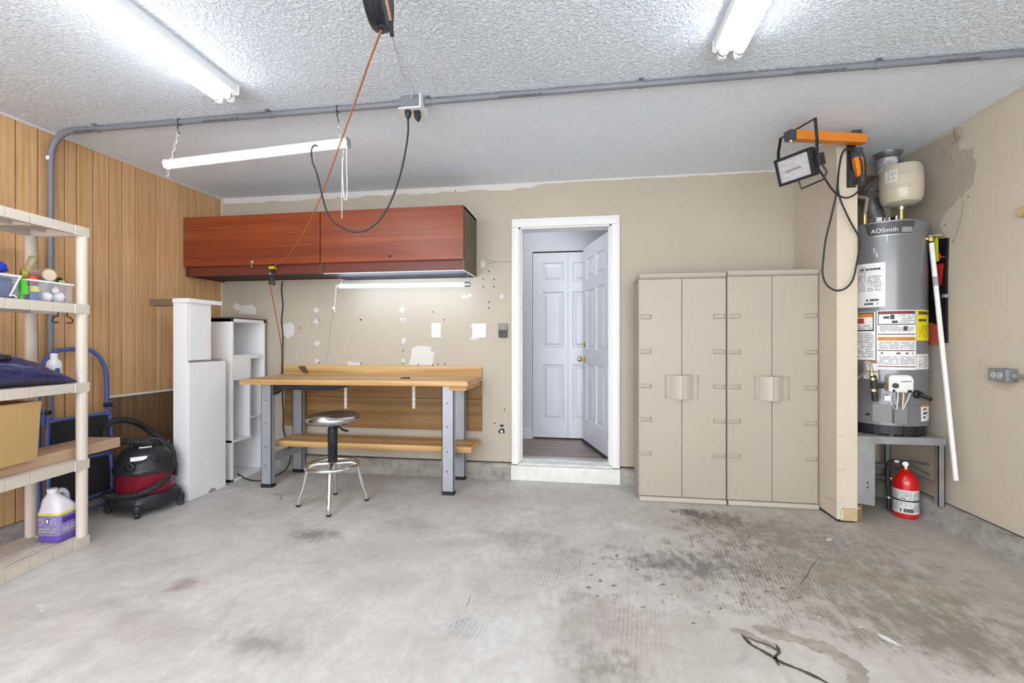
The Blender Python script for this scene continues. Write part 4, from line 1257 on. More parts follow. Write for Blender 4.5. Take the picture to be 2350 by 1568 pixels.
# thin bag stuffed into the rear of the bin, bulging up at one end
secs = []
rng = random.Random(19)
for k in range(15):
    f = k / 14
    a = .088 + .188 * f
    w = (.55 + .45 * math.sin(math.pi * min(1, max(0, .08 + .84 * f))))
    top = ZR + .001 + .034 * math.exp(-((a - .100) / .016) ** 2)
    row = []
    for j in range(16):
        t = 2 * math.pi * j / 16
        c, s = math.cos(t), math.sin(t)
        b = .196 + .077 * w * (abs(c) ** .6) * (1 if c > 0 else -1) + rng.uniform(-.003, .003)
        lo_, hi_ = Z2 + .006, top
        z = (lo_ + hi_) / 2 + (hi_ - lo_) / 2 * (abs(s) ** .6) * (1 if s > 0 else -1) + rng.uniform(-.003, .003)
        row.append(S(a, min(max(b, .117), .276), min(max(z, lo_), hi_)))
    secs.append(row)
tag(MB().loft(secs).build('plastic_bag', pm('thin white bag', (.86, .86, .90), .35, alpha=.75), smooth=70), 'crumpled thin white plastic bag stuffed in the cloudy bin', 'bag')
# green folded plastic standing between the bins
zg = SP(58, 642, .03)[1]
gl, gr = b1a + .0105, a0 - .0105
m = MB().prism([S(gr, .028, zg), S(gl + .008, .028, zg - .003), S(gl, .028, Z2 + .030), S(gr, .028, Z2 + .026)], E2 * .006)
m.prism([S(gl + .008, .034, zg - .003), S(gl + .008, .08, zg), S(gl, .085, Z2 + .030), S(gl, .034, Z2 + .030)], E1 * .003)
m.prism([S(gr, .034, Z2 - .001), S(gr - .014, .034, Z2 - .001), S(gr - .014, .034, Z2 + .04), S(gr, .034, Z2 + .04)], E2 * .008)
tag(m.build('green_scoop', pm('lime plastic', (.10, .50, .03), .35)), 'lime green plastic scoop wedged between the two bins', 'scoop')
# amber bottle leaning out of the bag, cap down
p0 = S(SP(53, 622, .2)[0], .2, ZR + .012)
p1 = S(SP(78, 592, .2)[0], .2, SP(78, 592, .2)[1])
d = (p1 - p0)
L = d.length
bt = thing('amber_bottle', 'amber bottle with a black cap leaning out of the bins', 'bottle', p0)
MB().lathe([(0, .022), (.018, .022), (.0205, .03), (.0205, L - .006), (.0225, L - .004), (.0225, L), (0, L)], p0, d, 18).build('body', pm('amber plastic', (.42, .33, .19), .2, alpha=.85), bt, smooth=40)
MB().lathe([(0, -.008), (.019, -.008), (.019, .024), (0, .024)], p0, d, 18).build('cap', M_BLACK, bt, smooth=40)
# yellow tape roll on edge on the bag, beside the can
MBt = MB().lathe([(.012, -.010), (.030, -.010), (.030, .010), (.012, .010), (.012, -.010)], S(.243, .128, ZR + .029), (E1 * .8 + E2 * .5), 22)
tag(MBt.build('tape_roll', pm('olive yellow tape', (.36, .33, .03), .45), smooth=40), 'olive yellow tape roll beside the tan cardboard can', 'tape')
# frosted bulbs at the front of the bin
zf = Z2 + .004
for i, (ba, bb_, bz_, r, ax_) in enumerate(((.180, .068, zf + .026, .026, E2 * .5 + Vector((0, 0, .85))), (.112, .072, zf + .030, .030, E2 * .3 + Vector((0, 0, .95))), (.1445, .056, zf + .0635, .017, -E2 * .1 + Vector((0, 0, 1))))):
    bl = MB().lathe([(0, -r), (r * .6, -r * .8), (r, 0), (r * .8, r * .6), (r * .35, r * .95), (r * .3, r * 1.35), (0, r * 1.35)], S(ba, bb_, bz_), ax_, 18)
    tag(bl.build('light_bulb', pm('frosted glass', (.86, .87, .88), .3), smooth=50), ('frosted white bulb in the cloudy bin beside the blue spray can', 'largest frosted white bulb at the bottom of the cloudy bin', 'smallest frosted white bulb, resting on the others in the bin')[i], 'bulb', 'bulbs in the cloudy bin')
# chrome clamp lying over the end rim
k0 = S(.072, .088, ZR + .0095)
ct = thing('chrome_clamp', 'small chrome clamp with black jaw sticking out of the bin', 'clamp', k0)
MB().tube([k0 + E1 * .02, k0 - E1 * .02 + Vector((0, 0, .001)), k0 - E1 * .048 + Vector((0, 0, -.003))], [.008, .010, .009], 10).build('barrel', M_CHROME, ct, smooth=50)
MB().obox(k0 + E1 * .02 + Vector((0, 0, .014)), E1 * .014, E2 * .008, (0, 0, .012)).build('jaw', M_BLACK, ct, bevel=.003)
# green marker on the front rim
g0 = S(.156, .0285, ZR + .0062)
gp = thing('green_marker', 'lime green marker with a black end lying on the bin rim', 'marker', g0)
MB().tube([g0, g0 - E1 * .033], .0065, 10).build('barrel', pm('marker lime', (.32, .62, .06), .4), gp, smooth=40)
MB().tube([g0 + E1 * .014, g0], [.004, .0062], 10).build('tip', M_BLACK, gp, smooth=40)

# ---------------------------------------------------------------- tier with the navy bag
Z3 = TIERS[2]
rng = random.Random(9)
aR = SP(158, 878, .07)[0]
secs = []
NB = 26
for k in range(19):
    f = k / 18
    a = aR + f * .62
    hh = .012 + .20 * (math.sin(min(1, f * 1.25) * math.pi / 2) ** .95)
    hb = .07 + .09 * min(1, f * 2.2)
    row = []
    for j in range(NB):
        t = 2 * math.pi * j / NB
        c, s = math.cos(t), math.sin(t)
        zz = hh * .5 * (1 + (abs(s) ** .75) * (1 if s > 0 else -1))
        wr_ = .006 * math.sin(7 * t + 17 * f) + .011 * math.sin(40 * f + 4 * math.sin(t * 2)) + .006 * math.sin(23 * f - 9 * t)
        bb = .075 + .09 * min(1, f * 2.2) + hb * (abs(c) ** .8) * (1 if c > 0 else -1)
        if s > .0: zz += wr_ * min(1, f * 5)
        row.append(S(a + .012 * math.sin(t * 2 + 3), max(bb, -.012), Z3 + .001 + max(zz, 0)))
    secs.append(row)
def vinyl():
    t = NT('navy vinyl')
    a = t.noise(5, 3, .5, t.mapped((1, 1, 1.6), rot=(.3, .2, .5)), 1.6)
    b = t.noise(13, 3, .5, t.mapped((1, .5, 1.4), rot=(.6, .1, .9)), 2.2)
    t.bump(t.math('ADD', a, t.math('MULTIPLY', b, .35)), .8, .035)
    t.b.inputs['Coat Weight'].default_value = .6
    t.b.inputs['Coat Roughness'].default_value = .12
    return t.out(t.mix(t.rng(a, .3, .7), (.022, .025, .13), (.013, .014, .08)), .3)


bag = thing('navy_bag', 'shiny navy vinyl bag slumped on the middle shelf tier', 'bag', S(aR + .3, .2, Z3))
MB().loft(secs).build('bag_body', vinyl(), bag, smooth=75, subsurf=1)
MB().tube(spline([S(aR + .36, .02, Z3 + .15), S(aR + .39, .0, Z3 + .16), S(aR + .44, .0, Z3 + .15), S(aR + .48, .01, Z3 + .13)], 5), .011, 8).build('strap', M_BLACK, bag, smooth=60)
# white bottle behind it
aa, zz = SP(124, 830, .185)
zt = SP(117, 811, .185)[1]
wbt = thing('white_bottle', 'white plastic bottle with a blue label behind the navy bag', 'bottle', S(aa, .185, Z3))
M_BOT = pm('white bottle plastic', (.80, .81, .84), .35, var=.01)
hb = zt - .035 - Z3
rings_ = [(.026, .022, 0), (.032, .028, .006), (.032, .028, hb - .03), (.029, .025, hb - .012), (.016, .016, hb), (.014, .014, hb + .012)]
MB().loft([[S(aa, .185, Z3 + .0002) + E1 * (p.x) + E2 * (p.y) + Vector((0, 0, z)) for p in rrect(0, 0, hx, hy, min(hx, hy) * .7, 0)] for hx, hy, z in rings_]).build('body', M_BOT, wbt, smooth=50)
MB().lathe([(0, 0), (.017, 0), (.017, .022), (0, .022)], S(aa - .0, .185, Z3 + hb + .012), n=18).build('cap', M_BOT, wbt, smooth=40)
la, lz = SP(133, 851, .157)
sbox(la - .010, la + .016, .155, .1575, lz - .016, lz + .014).build('label', pm('blue label', (.05, .09, .35), .5), wbt)

# ---------------------------------------------------------------- tier with the boxes
Z4 = TIERS[1]
M_CARD = pm('cardboard', (.50, .315, .13), .7, var=.07, vscale=4)
M_CARD2 = pm('pale cardboard', (.52, .36, .235), .7, var=.06, vscale=4)
ae = SP(276, 1015, .075)[0]
fb = thing('flat_carton', 'long flat cardboard carton sticking out past the shelf post', 'box', S(.1, .2, Z4))
sbox(ae, .72, .075, .283, Z4, Z4 + .060).build('carton', M_CARD2, fb, bevel=.002)
for k in range(8):
    sbox(ae - .0006, ae + .002, .085 + k * .025, .10 + k * .025, Z4 + .008, Z4 + .052).build('end_flute', pm('kraft edge', (.70, .55, .38), .8), fb) if k == 0 else None
sbox(ae + .004, .7, .073, .0755, Z4 + .054, Z4 + .0585).build('seam', pm('carton seam', (.66, .48, .33), .7), fb)
ar, ztop = SP(95, 921, .02)
ar2 = SP(85, 1054, .03)[0]
zb4 = Z4 + .061
cb = thing('cardboard_box', 'brown cardboard box with open flaps on the flat carton', 'box', S(ar + .3, .2, zb4))
bot = [S(ar2 + .0, .03, zb4), S(ar2 + .46, .03, zb4), S(ar2 + .46, .32, zb4), S(ar2, .32, zb4)]
topp = [S(ar, .02, ztop), S(ar + .50, .02, ztop), S(ar + .50, .34, ztop), S(ar, .34, ztop)]
m = MB()
for k in range(4):
    a, b, c, d = bot[k], bot[(k + 1) % 4], topp[(k + 1) % 4], topp[k]
    n_ = (b - a).cross(d - a).normalized() * .003
    m.add([a, b, c, d, a + n_, b + n_, c + n_, d + n_], [(0, 1, 2, 3), (7, 6, 5, 4), (0, 4, 5, 1), (1, 5, 6, 2), (2, 6, 7, 3), (3, 7, 4, 0)])
m.prism(bot, (0, 0, .003))
m.build('carton', M_CARD, cb)
MB().prism([topp[0], topp[3], S(ar - .015, .33, ztop - .012), S(ar - .02, .06, ztop - .014)], (0, 0, .002)).build('flap', pm('dark carton flap', (.25, .15, .07), .75), cb)
MB().prism([topp[0], topp[1], S(ar + .46, .09, ztop + .004), S(ar + .05, .09, ztop + .004)], (0, 0, .002)).build('flap', M_CARD, cb)

# ---------------------------------------------------------------- purple jug on the bottom tier
Z5 = TIERS[0]
ja, _ = SP(135, 1240, .0545)
hj = .064
jc = S(ja - hj, .0545 + hj, Z5)
jg = thing('purple_jug', 'cloudy gallon jug of purple cleaner on the bottom shelf tier', 'jug', jc)
zt = SP(115, 1126, .1)[1]
H = zt - Z5


def jring(hx, hy, r, z, ox=0, oy=0): return [jc + E1 * (p.x + ox) + E2 * (p.y + oy) + Vector((0, 0, z)) for p in rrect(0, 0, hx, hy, r, 0)]


M_JUG = pm('cloudy jug plastic', (.70, .67, .76), .3, var=.03)
M_PURP = pm('purple liquid behind plastic', (.145, .085, .42), .3, var=.05)
lo = H * .30
MB().loft([jring(hj - .006, hj - .006, .02, .001), jring(hj, hj, .022, .010), jring(hj, hj, .022, lo * .52)]).build('liquid', M_PURP, jg, smooth=50)
MB().loft([jring(hj, hj, .022, lo * .52), jring(hj, hj, .022, H * .56), jring(hj * .97, hj * .97, .03, H * .62), jring(hj * .62, hj * .86, .039, H * .80, .022), jring(hj * .36, hj * .42, .022, H * .90, .034), jring(.019, .019, .0185, H * .935, .037), jring(.018, .018, .0175, H * .955, .037)]).build('shell', M_JUG, jg, smooth=60)
MB().lathe([(0, 0), (.023, 0), (.023, .018), (.021, .02), (0, .02)], jc + E1 * .037 + Vector((0, 0, H * .94)), n=18).build('cap', M_PLASTIC_W, jg, smooth=40)
pts = [jc + E1 * .018 + Vector((0, 0, H * .88)), jc - E1 * .015 + Vector((0, 0, H * .92)), jc - E1 * .042 + Vector((0, 0, H * .84)), jc - E1 * .048 + Vector((0, 0, H * .70)), jc - E1 * .047 + Vector((0, 0, H * .58))]
MB().tube(spline(pts, 6), [.0145] * 25, 10).build('handle', M_JUG, jg, smooth=60)
M_LAB = pm('lilac label', (.24, .185, .44), .5, var=.06, vscale=30)
e = .0008
lab = MB().loft([jring(hj + e, hj + e, .022, lo * .52), jring(hj + e, hj + e, .022, H * .515)], caps=False).build('label_sheet', M_LAB, jg, smooth=50)
MB().loft([jring(hj + 2 * e, hj + 2 * e, .022, H * .515), jring(hj + 2 * e, hj + 2 * e, .022, H * .56)], caps=False).build('yellow_band', pm('yellow band', (.72, .66, .06), .5), lab, smooth=50)
MB().loft([jring(hj + 2 * e, hj + 2 * e, .022, H * .145), jring(hj + 2 * e, hj + 2 * e, .022, H * .152)], caps=False).build('gold_line', pm('gold line', (.62, .52, .25), .5), lab, smooth=50)


def words(mk, x0, x1, y0, y1, rows, name, mat, parent, rng, fill=.75, hgt=.55):
    """rows of unreadable print: short dark dashes laid on a surface; mk(u, v) gives the point"""
    m = MB()
    for r in range(rows):
        v1 = y1 - (y1 - y0) * (r + .2) / rows
        v0 = v1 - (y1 - y0) * hgt / rows
        u = x0
        while u < x1 - 1e-6:
            w_ = (x1 - x0) * rng.uniform(.05, .16)
            if rng.random() < fill:
                e_ = min(u + w_ * .85, x1)
                m.add([mk(u, v0), mk(e_, v0), mk(e_, v1), mk(u, v1)], [(0, 1, 2, 3)])
            u += w_
    return m.build(name, mat, parent, fix=False)


rng = random.Random(14)
front = lambda u, v: jc + E1 * u - E2 * (hj + .0018) + Vector((0, 0, v))      # faces the room
left = lambda u, v: jc + E1 * (hj + .0018) + E2 * u + Vector((0, 0, v))      # faces the camera
MB().prism([front(-.05, H * .36), front(.045, H * .36), front(.045, H * .46), front(-.05, H * .46)], -E2 * .0004).build('name_panel', pm('deep purple print', (.065, .02, .30), .5), lab)
words(front, -.05, .045, H * .19, H * .30, 3, 'fine_print', pm('pale print', (.55, .62, .60), .6), lab, rng)
words(left, -.05, .05, H * .19, H * .29, 2, 'fine_print', pm('green print', (.36, .48, .24), .6), lab, rng, .8)
words(left, -.05, .05, H * .34, H * .47, 4, 'fine_print', pm('grey lilac print', (.42, .40, .52), .6), lab, rng, .7)
words(left, -.055, .055, H * .53, H * .548, 1, 'band_print', M_INK, lab, rng, .7)
MB().prism([left(-.012, H * .36), left(.010, H * .36), left(.010, H * .46), left(-.012, H * .46)], E1 * .0005).build('badge', pm('dark badge', (.03, .03, .10), .5), lab)
MB().prism([left(-.007, H * .375), left(.005, H * .375), left(.005, H * .445), left(-.007, H * .445)], E1 * .0009).build('badge_centre', M_PAPER, lab)
MB().lathe([(0, 0), (.014, 0), (.014, .0012), (0, .0012)], jc + E1 * (hj * .80) + E2 * -.012 + Vector((0, 0, H * .72)), (E1 * .8 + Vector((0, 0, .45))), 16).build('orange_sticker', pm('orange sticker', (.62, .30, .05), .5), jg)

# ================================================================ folding step ladder against the panelling
M_BLUE = pm('blue enamel tube', (.075, .125, .37), .35, var=.06)
M_TREAD = pm('black grip tread', (.022, .022, .027), .7, var=.15, bump=.6, bscale=220)
yl, yr = 2.395, 2.815
ld = thing('step_ladder', 'blue tubular folding step ladder with black treads behind the shelving', 'ladder', (-3.29, 2.6, 0))


def lx(z, off=0.0): return -3.305 - .0155 * z + off


arc = [(yr, .02), (yr, .5), (yr - .004, .92), (yr - .03, 1.03), (yr - .09, 1.10), (yr - .16, 1.118)]
pth = [Vector((lx(z), y, z)) for y, z in arc] + [Vector((lx(z), yl + (yr - y), z)) for y, z in reversed(arc)]
MB().tube(spline(pth, 6), .0135, 10).build('back_frame', M_BLUE, ld, smooth=60)
for y in (yl + .03, yr - .03):
    MB().tube([Vector((lx(.02, .034), y, .0)), Vector((lx(.7, .034), y, .70))], .0125, 10).build('front_leg', M_BLUE, ld, smooth=60)
    MB().obox((lx(.68, .02), y + (.02 if y > 2.6 else -.02), .70), (.014, 0, 0), (0, .006, 0), (0, 0, .05)).build('hinge_bracket', M_BLUE, ld, bevel=.004)
    MB().tube([Vector((lx(.7, .01), y + (.0 if y > 2.6 else -.02), .73)), Vector((lx(.7, .05), y + (.02 if y > 2.6 else 0), .73))], .014, 8).build('hinge_knob', M_BLACK, ld)


def tread(z0, z1, off):
    pts = []
    m = .035
    loop = [(yl + .04, z0), (yr - .04, z0), (yr - .015, z0 + m), (yr - .02, z1 - m), (yr - .05, z1), (yl + .05, z1), (yl + .02, z1 - m), (yl + .015, z0 + m)]
    pts = [Vector((lx(z, off), y, z)) for y, z in loop]
    t = MB().prism(pts, (-.012, 0, 0)).build('tread', M_TREAD, ld, bevel=.002)
    MB().tube(spline(pts, 4, closed=True), .011, 8, closed=True).build('tread_rim', M_BLUE, t, smooth=60)


tread(.44, .672, .046)
tread(.135, .395, .048)
MB().tube([Vector((lx(.05, .034), yl + .03, .05)), Vector((lx(.05, .034), yr - .03, .05))], .010, 8).build('foot_bar', M_BLUE, ld, smooth=60)

# ================================================================ shop vacuum
VC = Vector((-3.030, 2.838, 0))
M_VACB = pm('charcoal vac plastic', (.020, .022, .028), .38, var=.08)
M_VACR = pm('maroon drum', (.20, .006, .022), .3, var=.05)
vc = thing('shop_vacuum', 'maroon and black wet-dry shop vacuum on casters beside the white carcass', 'vacuum', VC)
sec = lambda r, z, flat=1.0, rot=.9: [VC + Vector((r * math.cos(a), r * math.sin(a), z)) for a in [2 * math.pi * k / 36 for k in range(36)]]
vb = []
for r, z in ((.165, .045), (.182, .05), (.190, .075), (.186, .115), (.178, .135), (.165, .14)):
    ring = []
    for k in range(36):
        a = 2 * math.pi * k / 36
        lobe = 1 + (.13 * max(0, math.cos(4 * (a - .6))) ** 2 if z < .12 else .02)
        ring.append(VC + Vector((r * lobe * math.cos(a), r * lobe * math.sin(a), z)))
    vb.append(ring)
MB().loft(vb).build('base', M_VACB, vc, smooth=50)
for k in range(4):
    a = .6 + k * math.pi / 2
    c = VC + Vector((.195 * math.cos(a), .195 * math.sin(a), 0))
    h = MB().lathe([(0, .04), (.03, .04), (.034, .06), (.028, .085), (0, .095)], c, n=16).build('caster_housing', M_VACB, vc, smooth=50)
    t_ = Vector((-math.sin(a), math.cos(a), 0))
    MB().lathe([(0, -.013), (.019, -.013), (.023, -.008), (.023, .008), (.019, .013), (0, .013)], c + Vector((.008 * math.cos(a), .008 * math.sin(a), .0232)), t_, 16).build('caster_wheel', M_BLACK, h, smooth=40)
MB().lathe([(0, .12), (.158, .12), (.163, .135), (.168, .275), (.172, .28), (0, .28)], VC, n=40).build('drum', M_VACR, vc, smooth=40)
hd = MB().lathe([(0, .275), (.176, .275), (.180, .283), (.180, .30), (.172, .315), (.165, .345), (.150, .39), (.12, .425), (.07, .445), (0, .45)], VC, n=40).build('motor_head', M_VACB, vc, smooth=45)
# vents, port, plates on the head, turned towards the camera
fd = (-VC).normalized()
fd.z = 0
fd.normalize()
sd = Vector((-fd.y, fd.x, 0))


def vp(side, out, z): return VC + fd * out + sd * side + Vector((0, 0, z))


po = vp(-.075, .125, .335)
MB().lathe([(0, 0), (.032, 0), (.034, .045), (.027, .047), (.026, .02), (0, .02)], po, (fd - sd * .35), 20).build('hose_port', M_BLACK, hd, smooth=40)
MB().obox(vp(-.035, .148, .385), sd * .045, (Vector((0, 0, 1)) - fd * .55).normalized() * .014, (fd + Vector((0, 0, .55))).normalized() * .006).build('label', M_PLASTIC_W, hd, bevel=.002)
MB().obox(vp(.0, .075, .446), sd * .035, fd * .012, (0, 0, .004)).build('label', M_PLASTIC_W, hd, bevel=.002)
MB().lathe([(0, 0), (.026, 0), (.028, .012), (.02, .016), (0, .016)], vp(.055, .135, .37), (fd * .8 + sd * .45 + Vector((0, 0, .35))), 18).build('power_dial', M_BLACK, hd, smooth=40)
for k in range(4):
    z = .315 + k * .022
    MB().obox(vp(.13, .085, z), (sd * .5 - fd * .85).normalized() * .03, (fd * .5 + sd * .85).normalized() * .01, (0, 0, .006)).build('vent_fin', M_BLACK, hd, bevel=.002)
MB().obox(vp(.03, .180, .292), sd * .055, fd * .004, (0, 0, .005)).build('slot', M_HOLE, hd)
MB().tube(spline([vp(-.08, .0, .43), vp(-.06, .0, .475), vp(.0, .0, .487), vp(.07, .0, .48), vp(.10, .0, .445), vp(.11, .0, .40)], 5), .013, 10).build('handle', M_VACB, vc, smooth=60)
for s in (-1, 1):
    MB().obox(vp(s * .173, .03 * s, .26), sd * .008, fd * .022, (0, 0, .045)).build('latch', M_BLACK, vc, bevel=.004)
# corrugated hose
hp = [(350, 1015, 2.80), (300, 1014, 2.74), (262, 1012, 2.70), (241, 1000, 2.66), (243, 982, 2.66), (256, 969, 2.69), (280, 964, 2.77), (310, 969, 2.87), (342, 987, 2.98), (370, 1009, 2.98), (389, 1026, 2.96), (397, 1046, 2.93), (396, 1068, 2.9), (386, 1090, 2.865), (365, 1111, 2.79), (334, 1129, 2.715), (294, 1140, 2.675), (262, 1141, 2.66), (243, 1138, 2.65), (238, 1130, 2.65)]
pp = spline([P(x, y, Y=yy) for x, y, yy in hp], 14)
rs = [.0195 + (.0022 if i % 2 else 0) for i in range(len(pp))]
MB().tube(pp, rs, 12).build('hose', M_RUBBER, vc)
cpth = [(263, 1068, 2.74), (290, 1070, 2.68), (325, 1060, 2.68), (355, 1042, 2.72), (380, 1022, 2.80), (387, 1010, 2.9)]
MB().tube(spline([P(x, y, Y=yy) for x, y, yy in cpth], 6), .0052, 7).build('power_cord', M_BLACK, vc, smooth=60)

# ================================================================ tan storage cabinets
M_TAN = pm('tan cabinet plastic', (.405, .36, .295), .42, var=.025, vscale=2.5, bump=.06, bscale=300)
M_TAN_L = pm('pale tan lid plastic', (.47, .425, .36), .42, var=.03, vscale=2.5)


def storage_cabinet(x0, x1, zt, label, seam_off=0.0):
    yf, yb = 3.552, 3.893
    t = thing('storage_cabinet', label, 'cabinet', ((x0 + x1) / 2, (yf + yb) / 2, 0), 'tan plastic storage cabinets')
    # body: side walls with moulded slots, back
    m = MB()
    zs_ = [.35, .60, .847, 1.098, 1.353]
    side = [(.10, z - .012, .17, z + .012, [((.01, .014, .01, .002), .006)]) for z in zs_]
    relief(yb - yf - .014, zt - .075, .012, side, frame((x0, yb, .035), (0, -1, 0), (1, 0, 0), (0, 0, 1)), m)
    relief(yb - yf - .012, zt - .075, .012, [], frame((x1, yf + .012, .035), (0, 1, 0), (-1, 0, 0), (0, 0, 1)), m)
    m.box((x0 + .012, yb - .01, .035), (x1 - .012, yb, zt - .04))
    m.build('body', M_TAN, t, fix=False)
    # base tray with a rounded front lip
    lip = [(yb, .0), (yf - .014, .0), (yf - .024, .008), (yf - .024, .026), (yf - .014, .036), (yb, .036)]
    MB().prism([(x0 + .002, y, z) for y, z in lip], (x1 - x0 - .004, 0, 0)).build('base', M_TAN_L, t, bevel=.004)
    # lid: slab, overhanging lip with a hollow beneath
    lp = [(yb, zt - .045), (yf + .004, zt - .045), (yf - .004, zt - .040), (yf - .022, zt - .028), (yf - .028, zt - .012), (yf - .016, zt - .002), (yf + .02, zt), (yb, zt)]
    secs = []
    for f, ins in ((0, .012), (.004, .004), (.012, 0), (x1 - x0 - .012, 0), (x1 - x0 - .004, .004), (x1 - x0, .012)):
        secs.append([Vector((x0 + f, y + (ins if y < yf + .01 else 0), z - (ins * .6 if z > zt - .03 else 0))) for y, z in lp])
    MB().loft(secs).build('lid', M_TAN_L, t, smooth=40)
    B((x0 + .012, yf + .05, .037), (x1 - .012, yf + .055, zt - .046), 'inner_panel', M_GAP, t)
    # two doors with five finger slots and a handle recess
    xm = (x0 + x1) / 2 + seam_off
    z0, z1 = .040, zt - .047
    for s, a, b in ((-1, x0 + .002, xm - .002), (1, xm + .002, x1 - .002)):
        w = b - a
        R_ = []
        for z in zs_:
            u0 = .012 if s < 0 else w - .012 - .072
            R_.append((u0, z - z0 - .020, u0 + .078, z - z0 + .014, [((.002 if s < 0 else .018, .020, .018 if s < 0 else .002, .0005), .03)]))
        hz0, hz1 = .755 - z0, .925 - z0
        if s < 0: R_.append((w - .115, hz0, w, hz1, [((.022, .003, 0, .003), .04)]))
        else: R_.append((0, hz0, .115, hz1, [((0, .003, .022, .003), .04)]))
        d = relief(w, z1 - z0, .014, R_, frame((a, yf, z0), (1, 0, 0), (0, 1, 0), (0, 0, 1))).build('door', M_TAN, t, fix=False)
        # half of the bowed handle
        hw = .078
        arc_ = [(xm + s * (.0012 + hw * k / 7), yf - .030 * math.cos(k / 7 * math.pi / 2) - .003 + .014 * (k / 7) ** 2) for k in range(8)]
        pts = [(x, y, 0) for x, y in arc_] + [(x, y + .006, 0) for x, y in reversed(arc_)]
        hh = MB().prism([(x, y, .752) for x, y, _ in pts], (0, 0, .172)).build('handle', M_TAN_L, d, smooth=40)
    return t, xm


SX = [.392, 1.003, 1.606]
t, xm = storage_cabinet(SX[0], SX[1] - .004, 1.672, 'tan plastic storage cabinet standing next to the white doorway casing')
storage_cabinet(SX[1] + .004, SX[2], 1.680, 'tan plastic storage cabinet beside the wing wall with the flood light', -.002)

# ================================================================ swing-arm flood light on the wing wall
M_ORANGE = pm('orange painted steel', (.72, .225, .02), .35, var=.05)
M_FLAT = pm('slate painted steel', (.05, .055, .075), .45)
FC = P(1824, 385, Y=3.05)
fx = WX0 + .088
lt = thing('flood_light', 'black flood light on an orange swing arm mounted to the wing wall', 'flood light', (fx, WY - .02, 2.05))
zb_, zt_ = P(1948, 430, Y=WY - .01).z, min(P(1945, 297, Y=WY - .02).z, ZC - .016)
MB().prism([(fx - .032, WY - .006, zb_), (fx + .02, WY - .006, zb_), (fx + .02, WY - .006, zb_ + .30), (fx - .032, WY - .006, zb_ + .30)], (0, .008, 0)).build('wall_plate', M_BLACKMET, lt, bevel=.002)
MB().prism([(fx - .03, WY - .036, zb_ + .005), (fx + .016, WY - .036, zb_ + .005), (fx + .022, WY - .036, zb_ + .10), (fx - .024, WY - .036, zb_ + .10)], (0, .03, 0)).build('socket', M_BLACKMET, lt, bevel=.006)
MB().obox((fx - .0, WY - .045, zt_ - .035), (.024, 0, 0), (0, .024, 0), (0, 0, .04)).build('pivot_block', M_FLAT, lt, bevel=.003)
MB().obox((fx + .005, WY - .045, zt_ - .135), (.024, 0, 0), (0, .024, 0), (0, 0, .03)).build('pivot_block', M_FLAT, lt, bevel=.003)
MB().prism([(fx - .018, WY - .062, zt_ - .15), (fx + .034, WY - .062, zt_ - .145), (fx + .040, WY - .062, zt_ - .28), (fx + .004, WY - .062, zt_ - .285)], (0, .04, 0)).build('lower_arm', M_ORANGE, lt, bevel=.003)
MB().lathe([(0, 0), (.013, 0), (.011, .008), (0, .01)], (fx, WY - .045, zt_ + .004), (0, 0, 1), 10).build('bolt', M_CHROME, lt, smooth=40)
MB().lathe([(0, 0), (.012, 0), (.010, .007), (0, .009)], (fx + .008, WY - .063, zt_ - .165), (0, -1, 0), 10).build('bolt', M_CHROME, lt, smooth=40)
A1 = Vector((fx + .035, WY - .06, P(1955, 322, Y=WY - .06).z))
A0 = P(1820, 312, Y=3.07)
ad = (A1 - A0).normalized()
au = Vector((0, 0, 1)) - ad * ad.z
au.normalize()
aw = ad.cross(au)
MB().obox((A0 + A1) / 2, ad * (A1 - A0).length / 2, aw * .026, au * .028).build('swing_arm', M_ORANGE, lt, bevel=.003)
MB().obox(A0 - ad * .02, ad * .022, aw * .027, au * .029).build('arm_cap', M_FLAT, lt, bevel=.003)
for s in (-1, 1): MB().lathe([(0, 0), (.011, 0), (.009, .008), (0, .01)], A0 - ad * .018 + au * s * .029, au * s, 10).build('bolt', M_CHROME, lt, smooth=40)
ph, pt = math.radians(58), math.radians(18)
fn = Vector((-math.sin(ph) * math.cos(pt), -math.cos(ph) * math.cos(pt), -math.sin(pt)))
fe = Vector((math.cos(ph), -math.sin(ph), 0))
fu = fe.cross(fn)
if fu.z < 0: fu = -fu
hw, hh = .112, .082
ringf = lambda w, h, o: [FC + fe * a * w + fu * b * h + fn * o for a, b in ((-1, -1), (1, -1), (1, 1), (-1, 1))]
hd_ = MB().loft([ringf(hw, hh, 0), ringf(hw, hh, -.03), ringf(hw * .92, hh * .86, -.06), ringf(hw * .55, hh * .6, -.095), ringf(hw * .5, hh * .5, -.11)]).build('lamp_head', M_BLACK, lt, bevel=.004)
m = MB()
for s in (-1, 1):
    m.obox(FC + fe * s * (hw - .008) + fn * .006, fe * .008, fu * hh, fn * .008)
    m.obox(FC + fu * s * (hh - .008) + fn * .006, fe * hw, fu * .008, fn * .008)
m.build('bezel', M_BLACK, hd_, bevel=.002)
tg = NT('ribbed lamp glass')
tg.bump(tg.noise(90, 3), .5, .004)
vg = tg.n('TexVoronoi', {'Vector': tg.co(), 'Scale': 45.0}).outputs['Distance']
tg.out(tg.mix(tg.rng(vg, .1, .6, 0, .5), (.72, .73, .75), (.46, .47, .49)), .22, .35)
MB().obox(FC + fn * .003, fe * (hw - .014), fu * (hh - .014), fn * .002).build('lens', tg.m, hd_)
MB().tube([FC + fe * -.055 + fn * .007 - fu * .008, FC + fe * .045 + fn * .007 - fu * .004], .006, 8).build('halogen_tube', pm('tube shade', (.42, .42, .43), .3, .5), hd_)
MB().obox(FC + fe * (hw + .012) - fn * .045, fe * .014, fu * .035, fn * .028).build('terminal_box', M_BLACK, hd_, bevel=.006)
